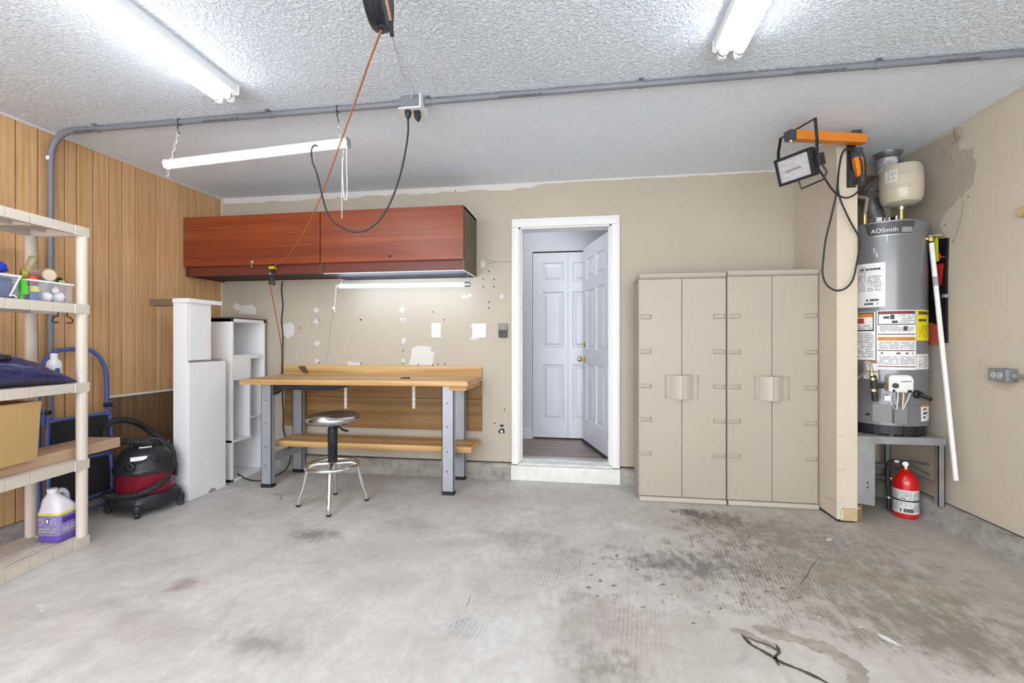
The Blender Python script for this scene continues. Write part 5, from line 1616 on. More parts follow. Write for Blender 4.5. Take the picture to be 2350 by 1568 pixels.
for k in range(4): MB().obox(FC + fe * (.03 - k * .02) - fn * .085 + fu * .05, fe * .003, fu * .03, fn * .03).build('cooling_fin', M_BLACK, hd_)
# yoke from the head up to the arm
yt = A0 - ad * .012 + au * -.0
yk = FC - fn * .02
top_h = max(.2, (A0.z + .045 - FC.z))
pts = [yk - fe * (hw + .01), yk - fe * (hw + .01) + Vector((0, 0, top_h * .55)), yk - fe * (hw - .005) + Vector((0, 0, top_h * .88)), yk + fe * (hw - .0) + Vector((0, 0, top_h)), yk + fe * (hw + .01) + Vector((0, 0, top_h * .5)), yk + fe * (hw + .01)]
m = MB()
for a, b in zip(pts[:-1], pts[1:]):
    dv = (b - a)
    m.obox((a + b) / 2, dv * .5 + dv.normalized() * .004, fn * .011, dv.normalized().cross(fn).normalized() * .003)
m.build('yoke', M_BLACK, lt)
hb_ = [FC + fe * .0 - fu * (hh + .002) - fn * .01, FC + fe * .005 - fu * (hh + .05) - fn * .012, FC + fe * .13 - fu * (hh + .035) - fn * .03, FC + fe * .15 - fu * (hh + .0) - fn * .04, FC + fe * .125 - fu * (hh - .06) - fn * .045]
MB().tube(hb_, .0055, 8).build('wire_handle', M_BLACK, hd_)
# its cable
M_CABLE = pm('black flex', (.02, .02, .018), .5)
cab = [(1880, 390, 3.10), (1895, 413, 3.15), (1910, 435, 3.20), (1926, 450, 3.24), (1944, 454, 3.24), (1962, 446, 3.24), (1976, 430, 3.25), (1985, 405, 3.26), (1986, 375, 3.26), (1977, 348, 3.26), (1962, 338, 3.26), (1945, 340, 3.25), (1933, 352, 3.24), (1925, 390, 3.24), (1920, 440, 3.24), (1907, 500, 3.25), (1895, 550, 3.26), (1889, 600, 3.27), (1888, 630, 3.28), (1896, 652, 3.28), (1910, 664, 3.28), (1925, 667, 3.28), (1943, 660, 3.28), (1958, 640, 3.28), (1967, 600, 3.28), (1973, 560, 3.28), (1969, 540, 3.28), (1955, 515, 3.27), (1940, 485, 3.26), (1926, 450, 3.255), (1923, 420, 3.25), (1928, 370, 3.25), (1938, 345, 3.25), (1960, 345, 3.25), (1975, 365, 3.25), (1979, 390, 3.25), (1978, 402, 3.25)]
MB().tube(spline([P(a, b, Y=c) for a, b, c in cab], 5), .0056, 7).build('cable', M_CABLE, lt, smooth=60)
pg = P(1979, 410, Y=3.25)
MB().lathe([(0, .028), (.010, .026), (.014, .0), (.015, -.026), (0, -.028)], pg, (0.05, 0, 1), 10).build('plug', pm('slate plug', (.05, .06, .09), .5), lt, smooth=40)
MB().box((pg.x - .008, pg.y - .002, pg.z - .042), (pg.x - .005, pg.y + .004, pg.z - .026)).box((pg.x + .005, pg.y - .002, pg.z - .042), (pg.x + .008, pg.y + .004, pg.z - .026)).build('plug_prongs', M_BRASS, lt)

# ================================================================ water heater
M_GALV = pm('stand steel', (.34, .35, .36), .45, .5, var=.12, vscale=14)
sd_ = thing('heater_stand', 'grey steel stand carrying the water heater over the curb', 'stand', (2.0, 3.6, 0))
ZS = .558
B((WX1 + .002, 3.335, ZS - .012), (2.245, 3.90, ZS), 'top_plate', pm('dusty stand top', (.42, .41, .385), .6, .2, var=.2, vscale=30), sd_, bevel=.002)
B((WX1 + .002, 3.332, ZS - .045), (2.245, 3.338, ZS - .002), 'front_rail', M_GALV, sd_)
B((2.238, 3.335, ZS - .045), (2.245, 3.90, ZS - .002), 'side_rail', M_GALV, sd_)
MB().box((WX1 + .001, 3.345, .122), (WX1 + .006, 3.45, ZS - .012)).prism([(WX1 + .006, 3.340, .122), (1.842, 3.334, .112), (1.842, 3.334, ZS - .012), (WX1 + .006, 3.340, ZS - .012)], (0, .004, 0)).prism([(1.842, 3.334, .112), (1.842, 3.364, .112), (1.842, 3.364, ZS - .012), (1.842, 3.334, ZS - .012)], (-.004, 0, 0)).build('angle_leg', M_GALV, sd_)
for x, y, z in ((2.222, 3.352, CURB - .002), (2.215, 3.87, CURB - .002), (1.80, 3.87, 0)):
    MB().box((x - .019, y - .017, z), (x + .019, y - .013, ZS - .012)).box((x - .019, y - .017, z), (x - .015, y + .017, ZS - .012)).box((x + .015, y - .017, z), (x + .019, y + .017, ZS - .012)).build('leg', M_GALV, sd_)
B((2.205, 3.36, .235), (2.235, 3.87, .262), 'stretcher', M_GALV, sd_)
B((1.80, 3.86, .235), (2.22, 3.885, .262), 'stretcher', M_GALV, sd_)
B((1.80, 3.845, .150), (2.22, 3.866, .175), 'stretcher', M_GALV, sd_)
for k in range(2): MB().lathe([(0, 0), (.006, 0), (.006, .001)], (1.80, 3.336, .26 - k * .03), (0, -1, 0), 8).build('bolt_hole', M_HOLE, sd_)

HX, HYc, HR = 2.03, 3.572, .229
M_TANK = pm('grey tank enamel', (.19, .194, .205), .28, .2, var=.02, vscale=2, coat=.35)
wh = thing('water_heater', 'tall grey water heater standing on the steel stand behind the wing wall', 'water heater', (HX, HYc, ZS))
ZH0, ZH1 = .628, 1.955
MB().lathe([(0, ZH0), (HR + .004, ZH0), (HR + .004, ZH0 + .02), (HR, ZH0 + .022), (HR, ZH1 - .075), (HR + .0025, ZH1 - .072), (HR + .0025, ZH1 - .012), (HR - .006, ZH1), (0, ZH1 + .004)], (HX, HYc, 0), n=72).build('tank', M_TANK, wh, smooth=30)
MB().lathe([(HR - .02, ZS + .012), (HR - .01, ZS + .012), (HR - .01, ZH0 + .002), (HR - .02, ZH0 + .002)], (HX, HYc, 0), n=48).build('base_skirt', M_BLACK, wh, smooth=30)
for k in range(7):
    a = math.radians(-150 + k * 20)
    MB().obox((HX + (HR - .012) * math.cos(a), HYc + (HR - .012) * math.sin(a), (ZS + ZH0) / 2), (.012 * -math.sin(a), .012 * math.cos(a), 0), (.006 * math.cos(a), .006 * math.sin(a), 0), (0, 0, (ZH0 - ZS) / 2)).build('foot', M_BLACK, wh)


def hcyl(a, z, off=.0012): return Vector((HX + (HR + off) * math.cos(a), HYc + (HR + off) * math.sin(a), z))


def hpatch(px0, px1, py0, py1, name, mat, parent, off=.0012, n=10, wav=0.0):
    pm_ = (px0 + px1) / 2
    a0, a1 = on_cyl(px0, (py0 + py1) / 2, HX, HYc, HR)[0], on_cyl(px1, (py0 + py1) / 2, HX, HYc, HR)[0]
    z1, z0 = on_cyl(pm_, py0, HX, HYc, HR)[1], on_cyl(pm_, py1, HX, HYc, HR)[1]
    m = MB()
    for k in range(n):
        q0, q1 = a0 + (a1 - a0) * k / n, a0 + (a1 - a0) * (k + 1) / n
        m.add([hcyl(q0, z0, off), hcyl(q1, z0, off), hcyl(q1, z1, off), hcyl(q0, z1, off)], [(0, 1, 2, 3)])
    return m.build(name, mat, parent, fix=False), a0, a1, z0, z1


rng = random.Random(31)
OR_ = pm('orange warning print', (.60, .22, .03), .5)
DR_ = pm('dark red print', (.20, .03, .03), .5)


def hbar(a0, a1, z0, z1, name, mat, parent, off=.0022, n=6):
    m = MB()
    for k in range(n):
        q0, q1 = a0 + (a1 - a0) * k / n, a0 + (a1 - a0) * (k + 1) / n
        m.add([hcyl(q0, z0, off), hcyl(q1, z0, off), hcyl(q1, z1, off), hcyl(q0, z1, off)], [(0, 1, 2, 3)])
    return m.build(name, mat, parent, fix=False)


def fr(a0, a1, f): return a0 + (a1 - a0) * f


# maker's banner with its lettering
bn_a0, bn_a1 = on_cyl(1986, 520, HX, HYc, HR)[0], on_cyl(2099, 520, HX, HYc, HR)[0]
bz1, bz0 = on_cyl(2045, 508, HX, HYc, HR)[1], on_cyl(2045, 538, HX, HYc, HR)[1]
M_BAN = pm('banner grey', (.075, .078, .085), .3, .2)
m, m2 = MB(), MB()
NB_ = 24
for k in range(NB_):
    f0, f1 = k / NB_, (k + 1) / NB_
    lowf = lambda f: bz0 + (bz1 - bz0) * (.0 if .12 < f < .88 else (1 - math.sqrt(max(0, 1 - ((.12 - min(f, 1 - f)) / .12) ** 2))) * .95)
    q0, q1 = fr(bn_a0, bn_a1, f0), fr(bn_a0, bn_a1, f1)
    m.add([hcyl(q0, lowf(f0), .0038), hcyl(q1, lowf(f1), .0038), hcyl(q1, bz1, .0038), hcyl(q0, bz1, .0038)], [(0, 1, 2, 3)])
    m2.add([hcyl(q0, lowf(f0) - .004, .0033), hcyl(q1, lowf(f1) - .004, .0033), hcyl(q1, bz1 + .003, .0033), hcyl(q0, bz1 + .003, .0033)], [(0, 1, 2, 3)])
bn = m.build('banner', M_BAN, wh, fix=False)
m2.build('banner_edge', M_ALU, bn, fix=False)
la0 = on_cyl(1999, 523, HX, HYc, HR)[0]
la1 = on_cyl(2060, 523, HX, HYc, HR)[0]
tx = text_mb('AOSmith', .042, Matrix.Identity(4), .0003)
w_ = max(v.x for v in tx.v)
tx.mapv(lambda p: hcyl(la0 + (la1 - la0) * p.x / w_, bz0 + .018 + p.y * .95, .0045 + p.z)).build('lettering', M_PAPER, bn)
s0, s1 = on_cyl(2069, 527, HX, HYc, HR)[0], on_cyl(2093, 527, HX, HYc, HR)[0]
hbar(s0, s1, bz0 + .008, bz0 + .042, 'badge', pm('badge grey', (.27, .28, .29), .4), bn, .0046)
words(lambda u, v: hcyl(u, v, .0052), fr(s0, s1, .2), fr(s0, s1, .85), bz0 + .016, bz0 + .034, 1, 'badge_print', M_INKGREY, bn, rng, .9)

pp_, a0, a1, z0, z1 = hpatch(1945, 2032, 606, 706, 'manual_pouch', pm('plastic pouch paper', (.80, .80, .80), .25, var=.03), wh, .004)
words(lambda u, v: hcyl(u, v, .0052), fr(a0, a1, .3), fr(a0, a1, .58), fr(z0, z1, .35), fr(z0, z1, .93), 12, 'fine_print', M_INKGREY, pp_, rng, .8)
words(lambda u, v: hcyl(u, v, .0052), fr(a0, a1, .62), fr(a0, a1, .92), fr(z0, z1, .36), fr(z0, z1, .72), 8, 'fine_print', M_INKGREY, pp_, rng, .8)
words(lambda u, v: hcyl(u, v, .0053), fr(a0, a1, .3), fr(a0, a1, .9), fr(z0, z1, .82), fr(z0, z1, .90), 1, 'headline', M_INK, pp_, rng, .9)
words(lambda u, v: hcyl(u, v, .0053), fr(a0, a1, .55), fr(a0, a1, .9), fr(z0, z1, .03), fr(z0, z1, .20), 2, 'headline', M_INK, pp_, rng, .7)

pp_, a0, a1, z0, z1 = hpatch(1945, 2009, 717, 826, 'instruction_label', M_PAPER, wh)
hbar(a0, fr(a0, a1, .96), fr(z0, z1, .60), fr(z0, z1, .99), 'label_box', M_INK, pp_, .0018)
hbar(a0, fr(a0, a1, .93), fr(z0, z1, .63), fr(z0, z1, .965), 'label_field', M_PAPER, pp_, .0022)
hbar(a0, fr(a0, a1, .93), fr(z0, z1, .89), fr(z0, z1, .965), 'warning_bar', OR_, pp_, .0027)
hbar(fr(a0, a1, .35), fr(a0, a1, .68), fr(z0, z1, .76), fr(z0, z1, .87), 'pictogram', pm('flame red', (.42, .07, .03), .5), pp_, .0027)
words(lambda u, v: hcyl(u, v, .0028), fr(a0, a1, .3), fr(a0, a1, .9), fr(z0, z1, .64), fr(z0, z1, .73), 2, 'fine_print', M_INKGREY, pp_, rng)
words(lambda u, v: hcyl(u, v, .0022), fr(a0, a1, .35), fr(a0, a1, .95), fr(z0, z1, .05), fr(z0, z1, .56), 14, 'fine_print', M_INKGREY, pp_, rng, .85)

pp_, a0, a1, z0, z1 = hpatch(2012, 2102, 712, 849, 'warning_label', M_PAPER, wh)
L_ = lambda u0, u1, v0, v1, nm, mt, off=.0022: hbar(fr(a0, a1, u0), fr(a0, a1, u1), fr(z0, z1, v0), fr(z0, z1, v1), nm, mt, pp_, off)
Wd = lambda u0, u1, v0, v1, rows, mt=M_INKGREY, fill=.85: words(lambda u, v: hcyl(u, v, .0029), fr(a0, a1, u0), fr(a0, a1, u1), fr(z0, z1, v0), fr(z0, z1, v1), rows, 'fine_print', mt, pp_, rng, fill)
L_(.03, .97, .755, .985, 'label_box', M_INK, .0018)
L_(.05, .95, .77, .935, 'label_field', M_PAPER)
L_(.05, .95, .94, .975, 'warning_bar', DR_)
L_(.16, .30, .86, .90, 'pictogram', M_INK, .0027)
L_(.32, .42, .85, .925, 'pictogram', M_INK, .0027)
L_(.36, .50, .785, .825, 'pictogram', M_INK, .0027)
Wd(.53, .92, .78, .93, 5)
Wd(.08, .92, .64, .74, 4)
L_(.64, .74, .66, .725, 'pictogram', M_INK, .0031)
L_(.03, .97, .59, .605, 'rule', M_INK)
L_(.03, .97, .49, .55, 'warning_bar', OR_)
Wd(.06, .52, .35, .47, 6)
Wd(.56, .95, .35, .47, 6)
L_(.03, .97, .315, .33, 'rule', DR_)
Wd(.1, .9, .25, .30, 1, M_INK, .5)
Wd(.06, .52, .08, .23, 7)
Wd(.56, .95, .08, .23, 7)
L_(.03, .97, .045, .06, 'rule', DR_)

pp_, a0, a1, z0, z1 = hpatch(2103, 2130.5, 711, 782, 'energy_label', pm('energy yellow', (.78, .66, .015), .5), wh)
words(lambda u, v: hcyl(u, v, .003), fr(a0, a1, .1), fr(a0, a1, .85), fr(z0, z1, .84), fr(z0, z1, .97), 1, 'headline', M_INK, pp_, rng, .95, .8)
words(lambda u, v: hcyl(u, v, .003), fr(a0, a1, .1), fr(a0, a1, .6), fr(z0, z1, .62), fr(z0, z1, .72), 1, 'figures', M_INK, pp_, rng, .8, .8)
words(lambda u, v: hcyl(u, v, .003), fr(a0, a1, .1), fr(a0, a1, .85), fr(z0, z1, .1), fr(z0, z1, .5), 6, 'fine_print', pm('olive print', (.35, .30, .03), .6), pp_, rng, .7, .4)
pp_, a0, a1, z0, z1 = hpatch(2103, 2130.5, 813, 848, 'small_label', M_PAPER, wh)
words(lambda u, v: hcyl(u, v, .003), fr(a0, a1, .1), fr(a0, a1, .9), fr(z0, z1, .1), fr(z0, z1, .9), 7, 'fine_print', M_INKGREY, pp_, rng, .7)
pp_, a0, a1, z0, z1 = hpatch(1982, 2015, 830, 870, 'gas_label', M_PAPER, wh)
hbar(a0, a1, fr(z0, z1, .90), z1, 'warning_bar', OR_, pp_)
hbar(a0, a1, fr(z0, z1, .38), fr(z0, z1, .48), 'warning_bar', OR_, pp_)
words(lambda u, v: hcyl(u, v, .003), fr(a0, a1, .1), fr(a0, a1, .9), fr(z0, z1, .05), fr(z0, z1, .35), 4, 'fine_print', M_INKGREY, pp_, rng, .7)
pp_, a0, a1, z0, z1 = hpatch(2113, 2133, 929, 967, 'drain_label', M_PAPER, wh)
hbar(a0, a1, fr(z0, z1, .88), z1, 'warning_bar', OR_, pp_)
hbar(fr(a0, a1, .15), fr(a0, a1, .4), fr(z0, z1, .68), fr(z0, z1, .78), 'pictogram', M_INK, pp_)
hbar(fr(a0, a1, .15), fr(a0, a1, .5), fr(z0, z1, .42), fr(z0, z1, .54), 'pictogram', M_INK, pp_)
hbar(fr(a0, a1, .15), fr(a0, a1, .35), fr(z0, z1, .2), fr(z0, z1, .3), 'pictogram', M_INK, pp_)

# burner access cover: bowed plate with a raised centre
a0, a1 = on_cyl(2003, 950, HX, HYc, HR)[0], on_cyl(2108, 950, HX, HYc, HR)[0]
zc0, zc1 = on_cyl(2055, 971, HX, HYc, HR)[1], on_cyl(2055, 930, HX, HYc, HR)[1]
secs = []
for f, o in ((0, .0), (0, .006), (.38, .012), (.42, .026), (.66, .026), (.70, .012), (1, .006), (1, 0)):
    q = fr(a0, a1, f)
    secs.append([hcyl(q, zc0, -.004), hcyl(q, zc0, o), hcyl(q, zc1, o), hcyl(q, zc1, -.004)])
MB().loft(secs).build('access_cover', M_TANK, wh, bevel=.003)
a = on_cyl(1991, 951, HX, HYc, HR)
MB().obox(hcyl(a[0], a[1], .001), Vector((-math.sin(a[0]), math.cos(a[0]), 0)) * .012, Vector((math.cos(a[0]), math.sin(a[0]), 0)) * .002, (0, 0, .009)).build('peep_hole', M_HOLE, wh, bevel=.003)
# gas valve
a, z = on_cyl(2057, 879, HX, HYc, HR)
rn, tn = Vector((math.cos(a), math.sin(a), 0)), Vector((-math.sin(a), math.cos(a), 0))
gv = MB()
gc = hcyl(a, z, .04)
prf = [(x * .84, y * .88) for x, y in [(-.075, -.052), (-.065, -.062), (.06, -.062), (.076, -.05), (.078, .03), (.066, .055), (.05, .062), (-.06, .062), (-.074, .045)]]
M_GV = pm('ivory valve casing', (.70, .69, .66), .4)
g = MB().prism([gc + tn * x + Vector((0, 0, y)) - rn * .045 for x, y in prf], rn * .085).build('gas_valve', M_GV, wh, bevel=.007)
fc = gc + rn * .0405
MB().prism([fc + tn * x + Vector((0, 0, y)) for x, y in ((-.05, .016), (.053, .018), (.045, .045), (-.048, .045))], rn * .001).build('valve_label', M_PAPER, g)
MB().prism([fc + tn * x + Vector((0, 0, y)) for x, y in ((.0, .012), (.053, .015), (.053, .02), (.0, .017))], rn * .0016).build('label_bar', M_INK, g)
MB().lathe([(0, 0), (.017, 0), (.015, .012), (0, .013)], fc + tn * -.028 + Vector((0, 0, -.012)), rn, 20).build('control_knob', M_BLACK, g, smooth=40)
MB().lathe([(0, 0), (.007, 0), (.006, .003), (0, .003)], fc + tn * .042 + Vector((0, 0, .0)), rn, 12).build('igniter', M_PLASTIC_W, g)
for x, w in ((-.036, .006), (.044, .011)): MB().obox(fc + tn * x + Vector((0, 0, -.045)), tn * w, rn * .002, (0, 0, .008)).build('port', M_HOLE, g)
for x, x2, col in ((-.012, -.008, M_PLASTIC_W), (.014, .020, M_GV), (.018, .024, pm('salmon wire', (.62, .40, .30), .5)), (.05, .024, M_GV)):
    MB().tube(spline([gc + rn * .03 + tn * x + Vector((0, 0, -.055)), gc + rn * .015 + tn * ((x + x2) / 2) + Vector((0, 0, -.11)), gc - rn * .01 + tn * x2 + Vector((0, 0, -.165))], 5), .0038, 6).build('lead', col, wh, smooth=60)
MB().tube(spline([gc + rn * .02 + tn * -.04 + Vector((0, 0, -.06)), gc + rn * .02 + tn * -.055 + Vector((0, 0, -.10)), gc + tn * -.02 + Vector((0, 0, -.165))], 4), .002, 5).obox(gc + rn * .02 + tn * -.062 + Vector((0, 0, -.095)), tn * .016, rn * .001, (0, 0, .016)).build('wire_tag', M_PLASTIC_W, wh)
# drain valve
a, z = on_cyl(2103, 905, HX, HYc, HR)
rn2 = Vector((math.cos(a), math.sin(a), 0))
dv = MB().lathe([(0, 0), (.026, 0), (.026, .012), (.018, .02), (.018, .035), (0, .038)], hcyl(a, z, 0), rn2, 18).build('drain_valve', M_BLACK, wh, smooth=40)
MB().tube([hcyl(a, z, .03), hcyl(a + .08, z - .018, .05), hcyl(a + .16, z - .026, .055)], [.012, .012, .014], 10).build('drain_spout', M_BLACK, dv, smooth=40)
# gas line: tee, drip leg, flexible tail
M_IRON = pm('black iron pipe', (.045, .042, .040), .55, .4)
te = P(2004, 885, Y=3.30)
MB().tube([P(2007, 910, Y=3.30) + Vector((.004, 0, -.03)), P(2004, 862, Y=3.30)], .0175, 12).build('drip_leg', M_IRON, wh, smooth=50)
MB().tube([te, P(2034, 886, Y=3.30)], .0165, 12).build('tee', M_IRON, wh, smooth=50)
for p, r in ((P(2005, 896, Y=3.30), .019), (P(2003, 870, Y=3.30), .018), (P(2001, 860, Y=3.30), .015)):
    MB().lathe([(0, -.008), (r, -.008), (r, .008), (0, .008)], p, (.08, 0, 1), 12).build('brass_fitting', M_BRASS, wh)
MB().lathe([(0, -.012), (.017, -.012), (.017, .012), (0, .012)], P(2030, 886, Y=3.30), (1, 0, 0), 8).build('brass_fitting', M_BRASS, wh)
MB().tube(spline([P(2001, 862, Y=3.30), P(1999, 845, Y=3.30), P(1996, 834, Y=3.31), P(1990, 831, Y=3.32), P(1984, 834, Y=3.33), P(1985, 848, Y=3.35), P(1981, 858, Y=3.37), P(1968, 868, Y=3.40), P(1955, 874, Y=3.42)], 6), .0085, 10).build('flex_line', pm('coated flex pipe', (.38, .37, .34), .35, .5), wh, smooth=60)

# expansion tank above the heater
TK = Vector((2.068, 3.46, 0))
zt0, zt1 = P(2068, 474, Y=TK.y).z, P(2068, 379, Y=TK.y).z
xt = thing('expansion_tank', 'cream expansion tank on a brass nipple above the water heater', 'tank', TK + Vector((0, 0, ZH1)))
M_CREAM = pm('cream tank enamel', (.52, .46, .36), .28, var=.02, coat=.3)
hT = zt1 - zt0
rT = .117
prof = [(.02, 0), (.07, .005), (rT * .86, .02), (rT * .975, .05), (rT, hT * .36), (rT + .003, hT * .37), (rT + .003, hT * .41), (rT, hT * .42), (rT, hT * .62), (rT + .002, hT * .63), (rT + .002, hT * .66), (rT, hT * .67), (rT * .98, hT - .04), (rT * .86, hT - .012), (.05, hT), (0, hT)]
MB().lathe(prof, TK + Vector((0, 0, zt0)), n=40).build('shell', M_CREAM, xt, smooth=35)
MB().tube([TK + Vector((0, 0, ZH1 - .02)), TK + Vector((0, 0, zt0 + .006))], .0145, 12).build('nipple', M_BRASS, xt, smooth=50)
MB().lathe([(0, 0), (.019, 0), (.019, .018), (0, .018)], TK + Vector((0, 0, zt0 - .022)), n=8).build('collar_nut', M_ALU, xt)
MB().lathe([(0, 0), (.02, 0), (.018, .022), (0, .024)], TK + Vector((-.01, -.01, zt1 - .004)), n=16).build('air_cap', pm('blue cap', (.02, .03, .35), .4), xt, smooth=40)
aT = math.radians(-150)
q = lambda u, v: TK + Vector(((rT + .0035) * math.cos(aT + u), (rT + .0035) * math.sin(aT + u), zt0 + hT * v))
m = MB()
for k in range(5): m.add([q(-.25 + k * .12, .52), q(-.13 + k * .12, .52), q(-.13 + k * .12, .80), q(-.25 + k * .12, .80)], [(0, 1, 2, 3)])
lb_ = m.build('label', pm('cream label', (.70, .68, .62), .5), xt, fix=False)
words(lambda u, v: TK + Vector(((rT + .0045) * math.cos(aT + u), (rT + .0045) * math.sin(aT + u), zt0 + hT * v)), -.1, .3, .56, .78, 4, 'fine_print', M_INKGREY, lb_, rng, .7)

# flue pipe
M_FLUE = pm('dull flue metal', (.33, .335, .345), .35, .8, var=.2, vscale=18)
FP = P(2042, 350, Z=ZC)
FP = Vector((2.145, 3.735, 0))
vt = thing('flue_pipe', 'metal flue pipe rising from the water heater through a ceiling collar', 'flue', (HX - .03, HYc, ZH1))
bs = Vector((2.0, 3.60, ZH1))
el = spline([bs + Vector((0, 0, .045)), Vector((1.993, 3.615, 2.05)), Vector((1.986, 3.632, 2.12)), Vector((1.996, 3.67, 2.19)), Vector((2.04, 3.715, 2.25)), Vector((2.10, 3.733, 2.30)), FP + Vector((0, 0, 2.36)), FP + Vector((0, 0, ZC - .12))], 5)
MB().tube(el, .056, 20).build('elbow', M_FLUE, vt, smooth=35)
for i in (6, 11, 16):
    d = (el[i + 1] - el[i - 1]).normalized()
    MB().lathe([(.0562, -.006), (.060, -.004), (.060, .004), (.0562, .006)], el[i], d, 22).build('seam_ring', M_FLUE, vt, smooth=40)
mtl = NT('white tape over metal')
mtl.bump(mtl.noise(60, 4), .6, .006)
mtl.out(mtl.mix(mtl.rng(mtl.noise(16, 4), .45, .6), (.30, .31, .33), (.74, .74, .73)), .4)
MB().tube([FP + Vector((0, 0, ZC - .145)), FP + Vector((0, 0, ZC - .05)), FP + Vector((0, 0, ZC))], .060, 22).build('taped_pipe', mtl.m, vt, smooth=40)
MB().lathe([(.062, -.04), (.070, -.03), (.086, -.006), (.088, .001), (0, .001)], FP + Vector((0, 0, ZC)), n=28).build('ceiling_collar', M_FLUE, vt, smooth=30)
mb = MB().lathe([(.085, 0), (.085, .010), (.060, .035), (.058, .05), (0, .05)], bs, n=24)
mb.build('draft_hood', M_CHROME, vt, smooth=35)
wv = MB()
rng = random.Random(6)
for k in range(10):
    a = 2 * math.pi * k / 10
    wv.obox(bs + Vector((.068 * math.cos(a), .068 * math.sin(a), .035)), (-.016 * math.sin(a), .016 * math.cos(a), 0), (.004 * math.cos(a), .004 * math.sin(a), .004), (0, 0, .02))
wv.build('foil_tape', M_CHROME, vt)
# water lines at the left of the flue
wl_ = thing('water_line', 'white and brass water line rising beside the flue pipe', 'pipe', P(1985, 508, Y=3.50))
p0, p1 = P(1984, 506, Y=3.5), P(1990, 455, Y=3.52)
MB().tube([p0 + Vector((0, 0, .03)), p1], .011, 10).build('pipe', pm('bare pipe', (.42, .36, .28), .4, .3), wl_, smooth=50)
MB().tube([Vector((p0.x, p0.y, ZH1 - .003)), p0 + Vector((0, 0, .035))], .015, 10).build('fitting', M_BRASS, wl_, smooth=50)
MB().tube([p1, p1 + Vector((-.09, .08, .05)), p1 + Vector((-.16, .18, .06))], .011, 10).build('branch', pm('bare pipe 2', (.35, .30, .24), .4, .3), wl_, smooth=50)
vl = thing('tank_valve', 'small dark pipe elbow with metal valve under the expansion tank', 'valve', P(2046, 500, Y=3.6))
MB().tube([Vector((2.100, 3.650, ZH1 - .002)), Vector((2.102, 3.645, ZH1 + .045)), Vector((2.107, 3.615, ZH1 + .065)), Vector((2.112, 3.58, ZH1 + .066))], .012, 10).build('elbow', M_IRON, vl, smooth=50)
MB().lathe([(0, 0), (.014, 0), (.014, .075), (0, .075)], Vector((2.108, 3.575, ZH1 - .002)), (0, 0, 1), 10).build('valve_body', M_CHROME, vl, smooth=40)

# relief valve and long white drain pipe
pA, pB = P(2137.5, 558, X=2.195), P(2194, 1103, X=2.215)
rp = thing('relief_pipe', 'long white plastic relief pipe slanting down beside the water heater', 'pipe', pB)
MB().tube([pA, pB], .0135, 14).build('pipe', pm('white pvc', (.78, .78, .76), .35, var=.03), rp, smooth=50)
mA = pA + (pB - pA) * .17
dA = (pB - pA).normalized()
MB().lathe([(.0137, -.03), (.0141, -.03), (.0141, .03), (.0137, .03)], mA, dA, 14).build('barcode', M_INKGREY, rp)
MB().lathe([(0, 0), (.015, 0), (.017, .02), (.015, .035), (0, .04)], pA - dA * .01, -dA, 12).build('relief_valve', M_BRASS, rp, smooth=40)
MB().tube([pA - dA * .03, pA - dA * .032 + Vector((-.045, .03, 0))], .013, 10).build('valve_inlet', M_BRASS, rp, smooth=40)
MB().obox(pA - dA * .048 + Vector((.02, -.005, 0)), (.035, -.006, 0), (0, .006, 0), (0, 0, .004)).build('lever', M_BRASS, rp)
YT = pm('yellow-green tag', (.56, .62, .03), .5)
c0 = P(2146, 573, X=2.215)
yt_ = MB().prism([P(x, y, X=2.215) for x, y in ((2140, 549), (2152, 546), (2153, 600), (2140, 598))], (.002, 0, 0)).build('yellow_tag', YT, rp)
# black board on the right wall with its tags
BXX = XR - .012
bb = thing('black_board', 'black board on the right wall behind the white relief pipe', 'board', P(2150, 790, X=BXX))
MB().prism([P(x, y, X=BXX) for x, y in ((2118, 545), (2160, 548), (2174, 546), (2171, 640), (2172, 787), (2118, 790))], (.012, 0, 0)).build('board', pm('black foam board', (.012, .012, .013), .45), bb)
MB().prism([P(x, y, X=BXX - .006) for x, y in ((2143, 608), (2165, 605), (2159, 655), (2143, 657))], (.002, 0, 0)).build('red_tag', pm('red tag', (.72, .03, .02), .45), bb)
MB().prism([P(x, y, X=BXX - .006) for x, y in ((2129, 745), (2136, 740), (2152, 748), (2156, 772), (2166, 788), (2134, 792), (2128, 770))], (.002, 0, 0)).build('salmon_tag', pm('salmon tag', (.72, .16, .10), .5), bb)
hv = P(2162, 590, X=BXX)
wv_ = MB()
wv_.tube([hv + Vector((-.03, .026 * math.cos(a), .026 * math.sin(a))) for a in [2 * math.pi * k / 16 for k in range(16)]], .007, 8, closed=True)
for k in range(4):
    a = k * math.pi / 2 + .4
    wv_.tube([hv + Vector((-.03, 0, 0)), hv + Vector((-.03, .026 * math.cos(a), .026 * math.sin(a)))], .005, 6)
wv_.build('red_handwheel', pm('red handwheel', (.42, .02, .03), .45), bb, smooth=50)
MB().lathe([(0, .04), (.008, .04), (.009, 0), (0, 0)], hv, (-1, 0, 0), 10).build('wheel_stem', M_CHROME, bb, smooth=40)
kb = P(2162, 681, X=BXX)
MB().lathe([(0, 0), (.012, 0), (.012, .02), (.026, .026), (.028, .045), (.02, .055), (0, .057)], kb, (-1, 0, 0), 20).build('black_knob', M_BLACK, bb, smooth=40)
MB().lathe([(0, .0), (.012, .0), (.012, .03), (0, .032)], kb + Vector((0, -.05, 0)), (-1, .0, 0), 10).build('hose_bib', M_STEEL, bb, smooth=40)

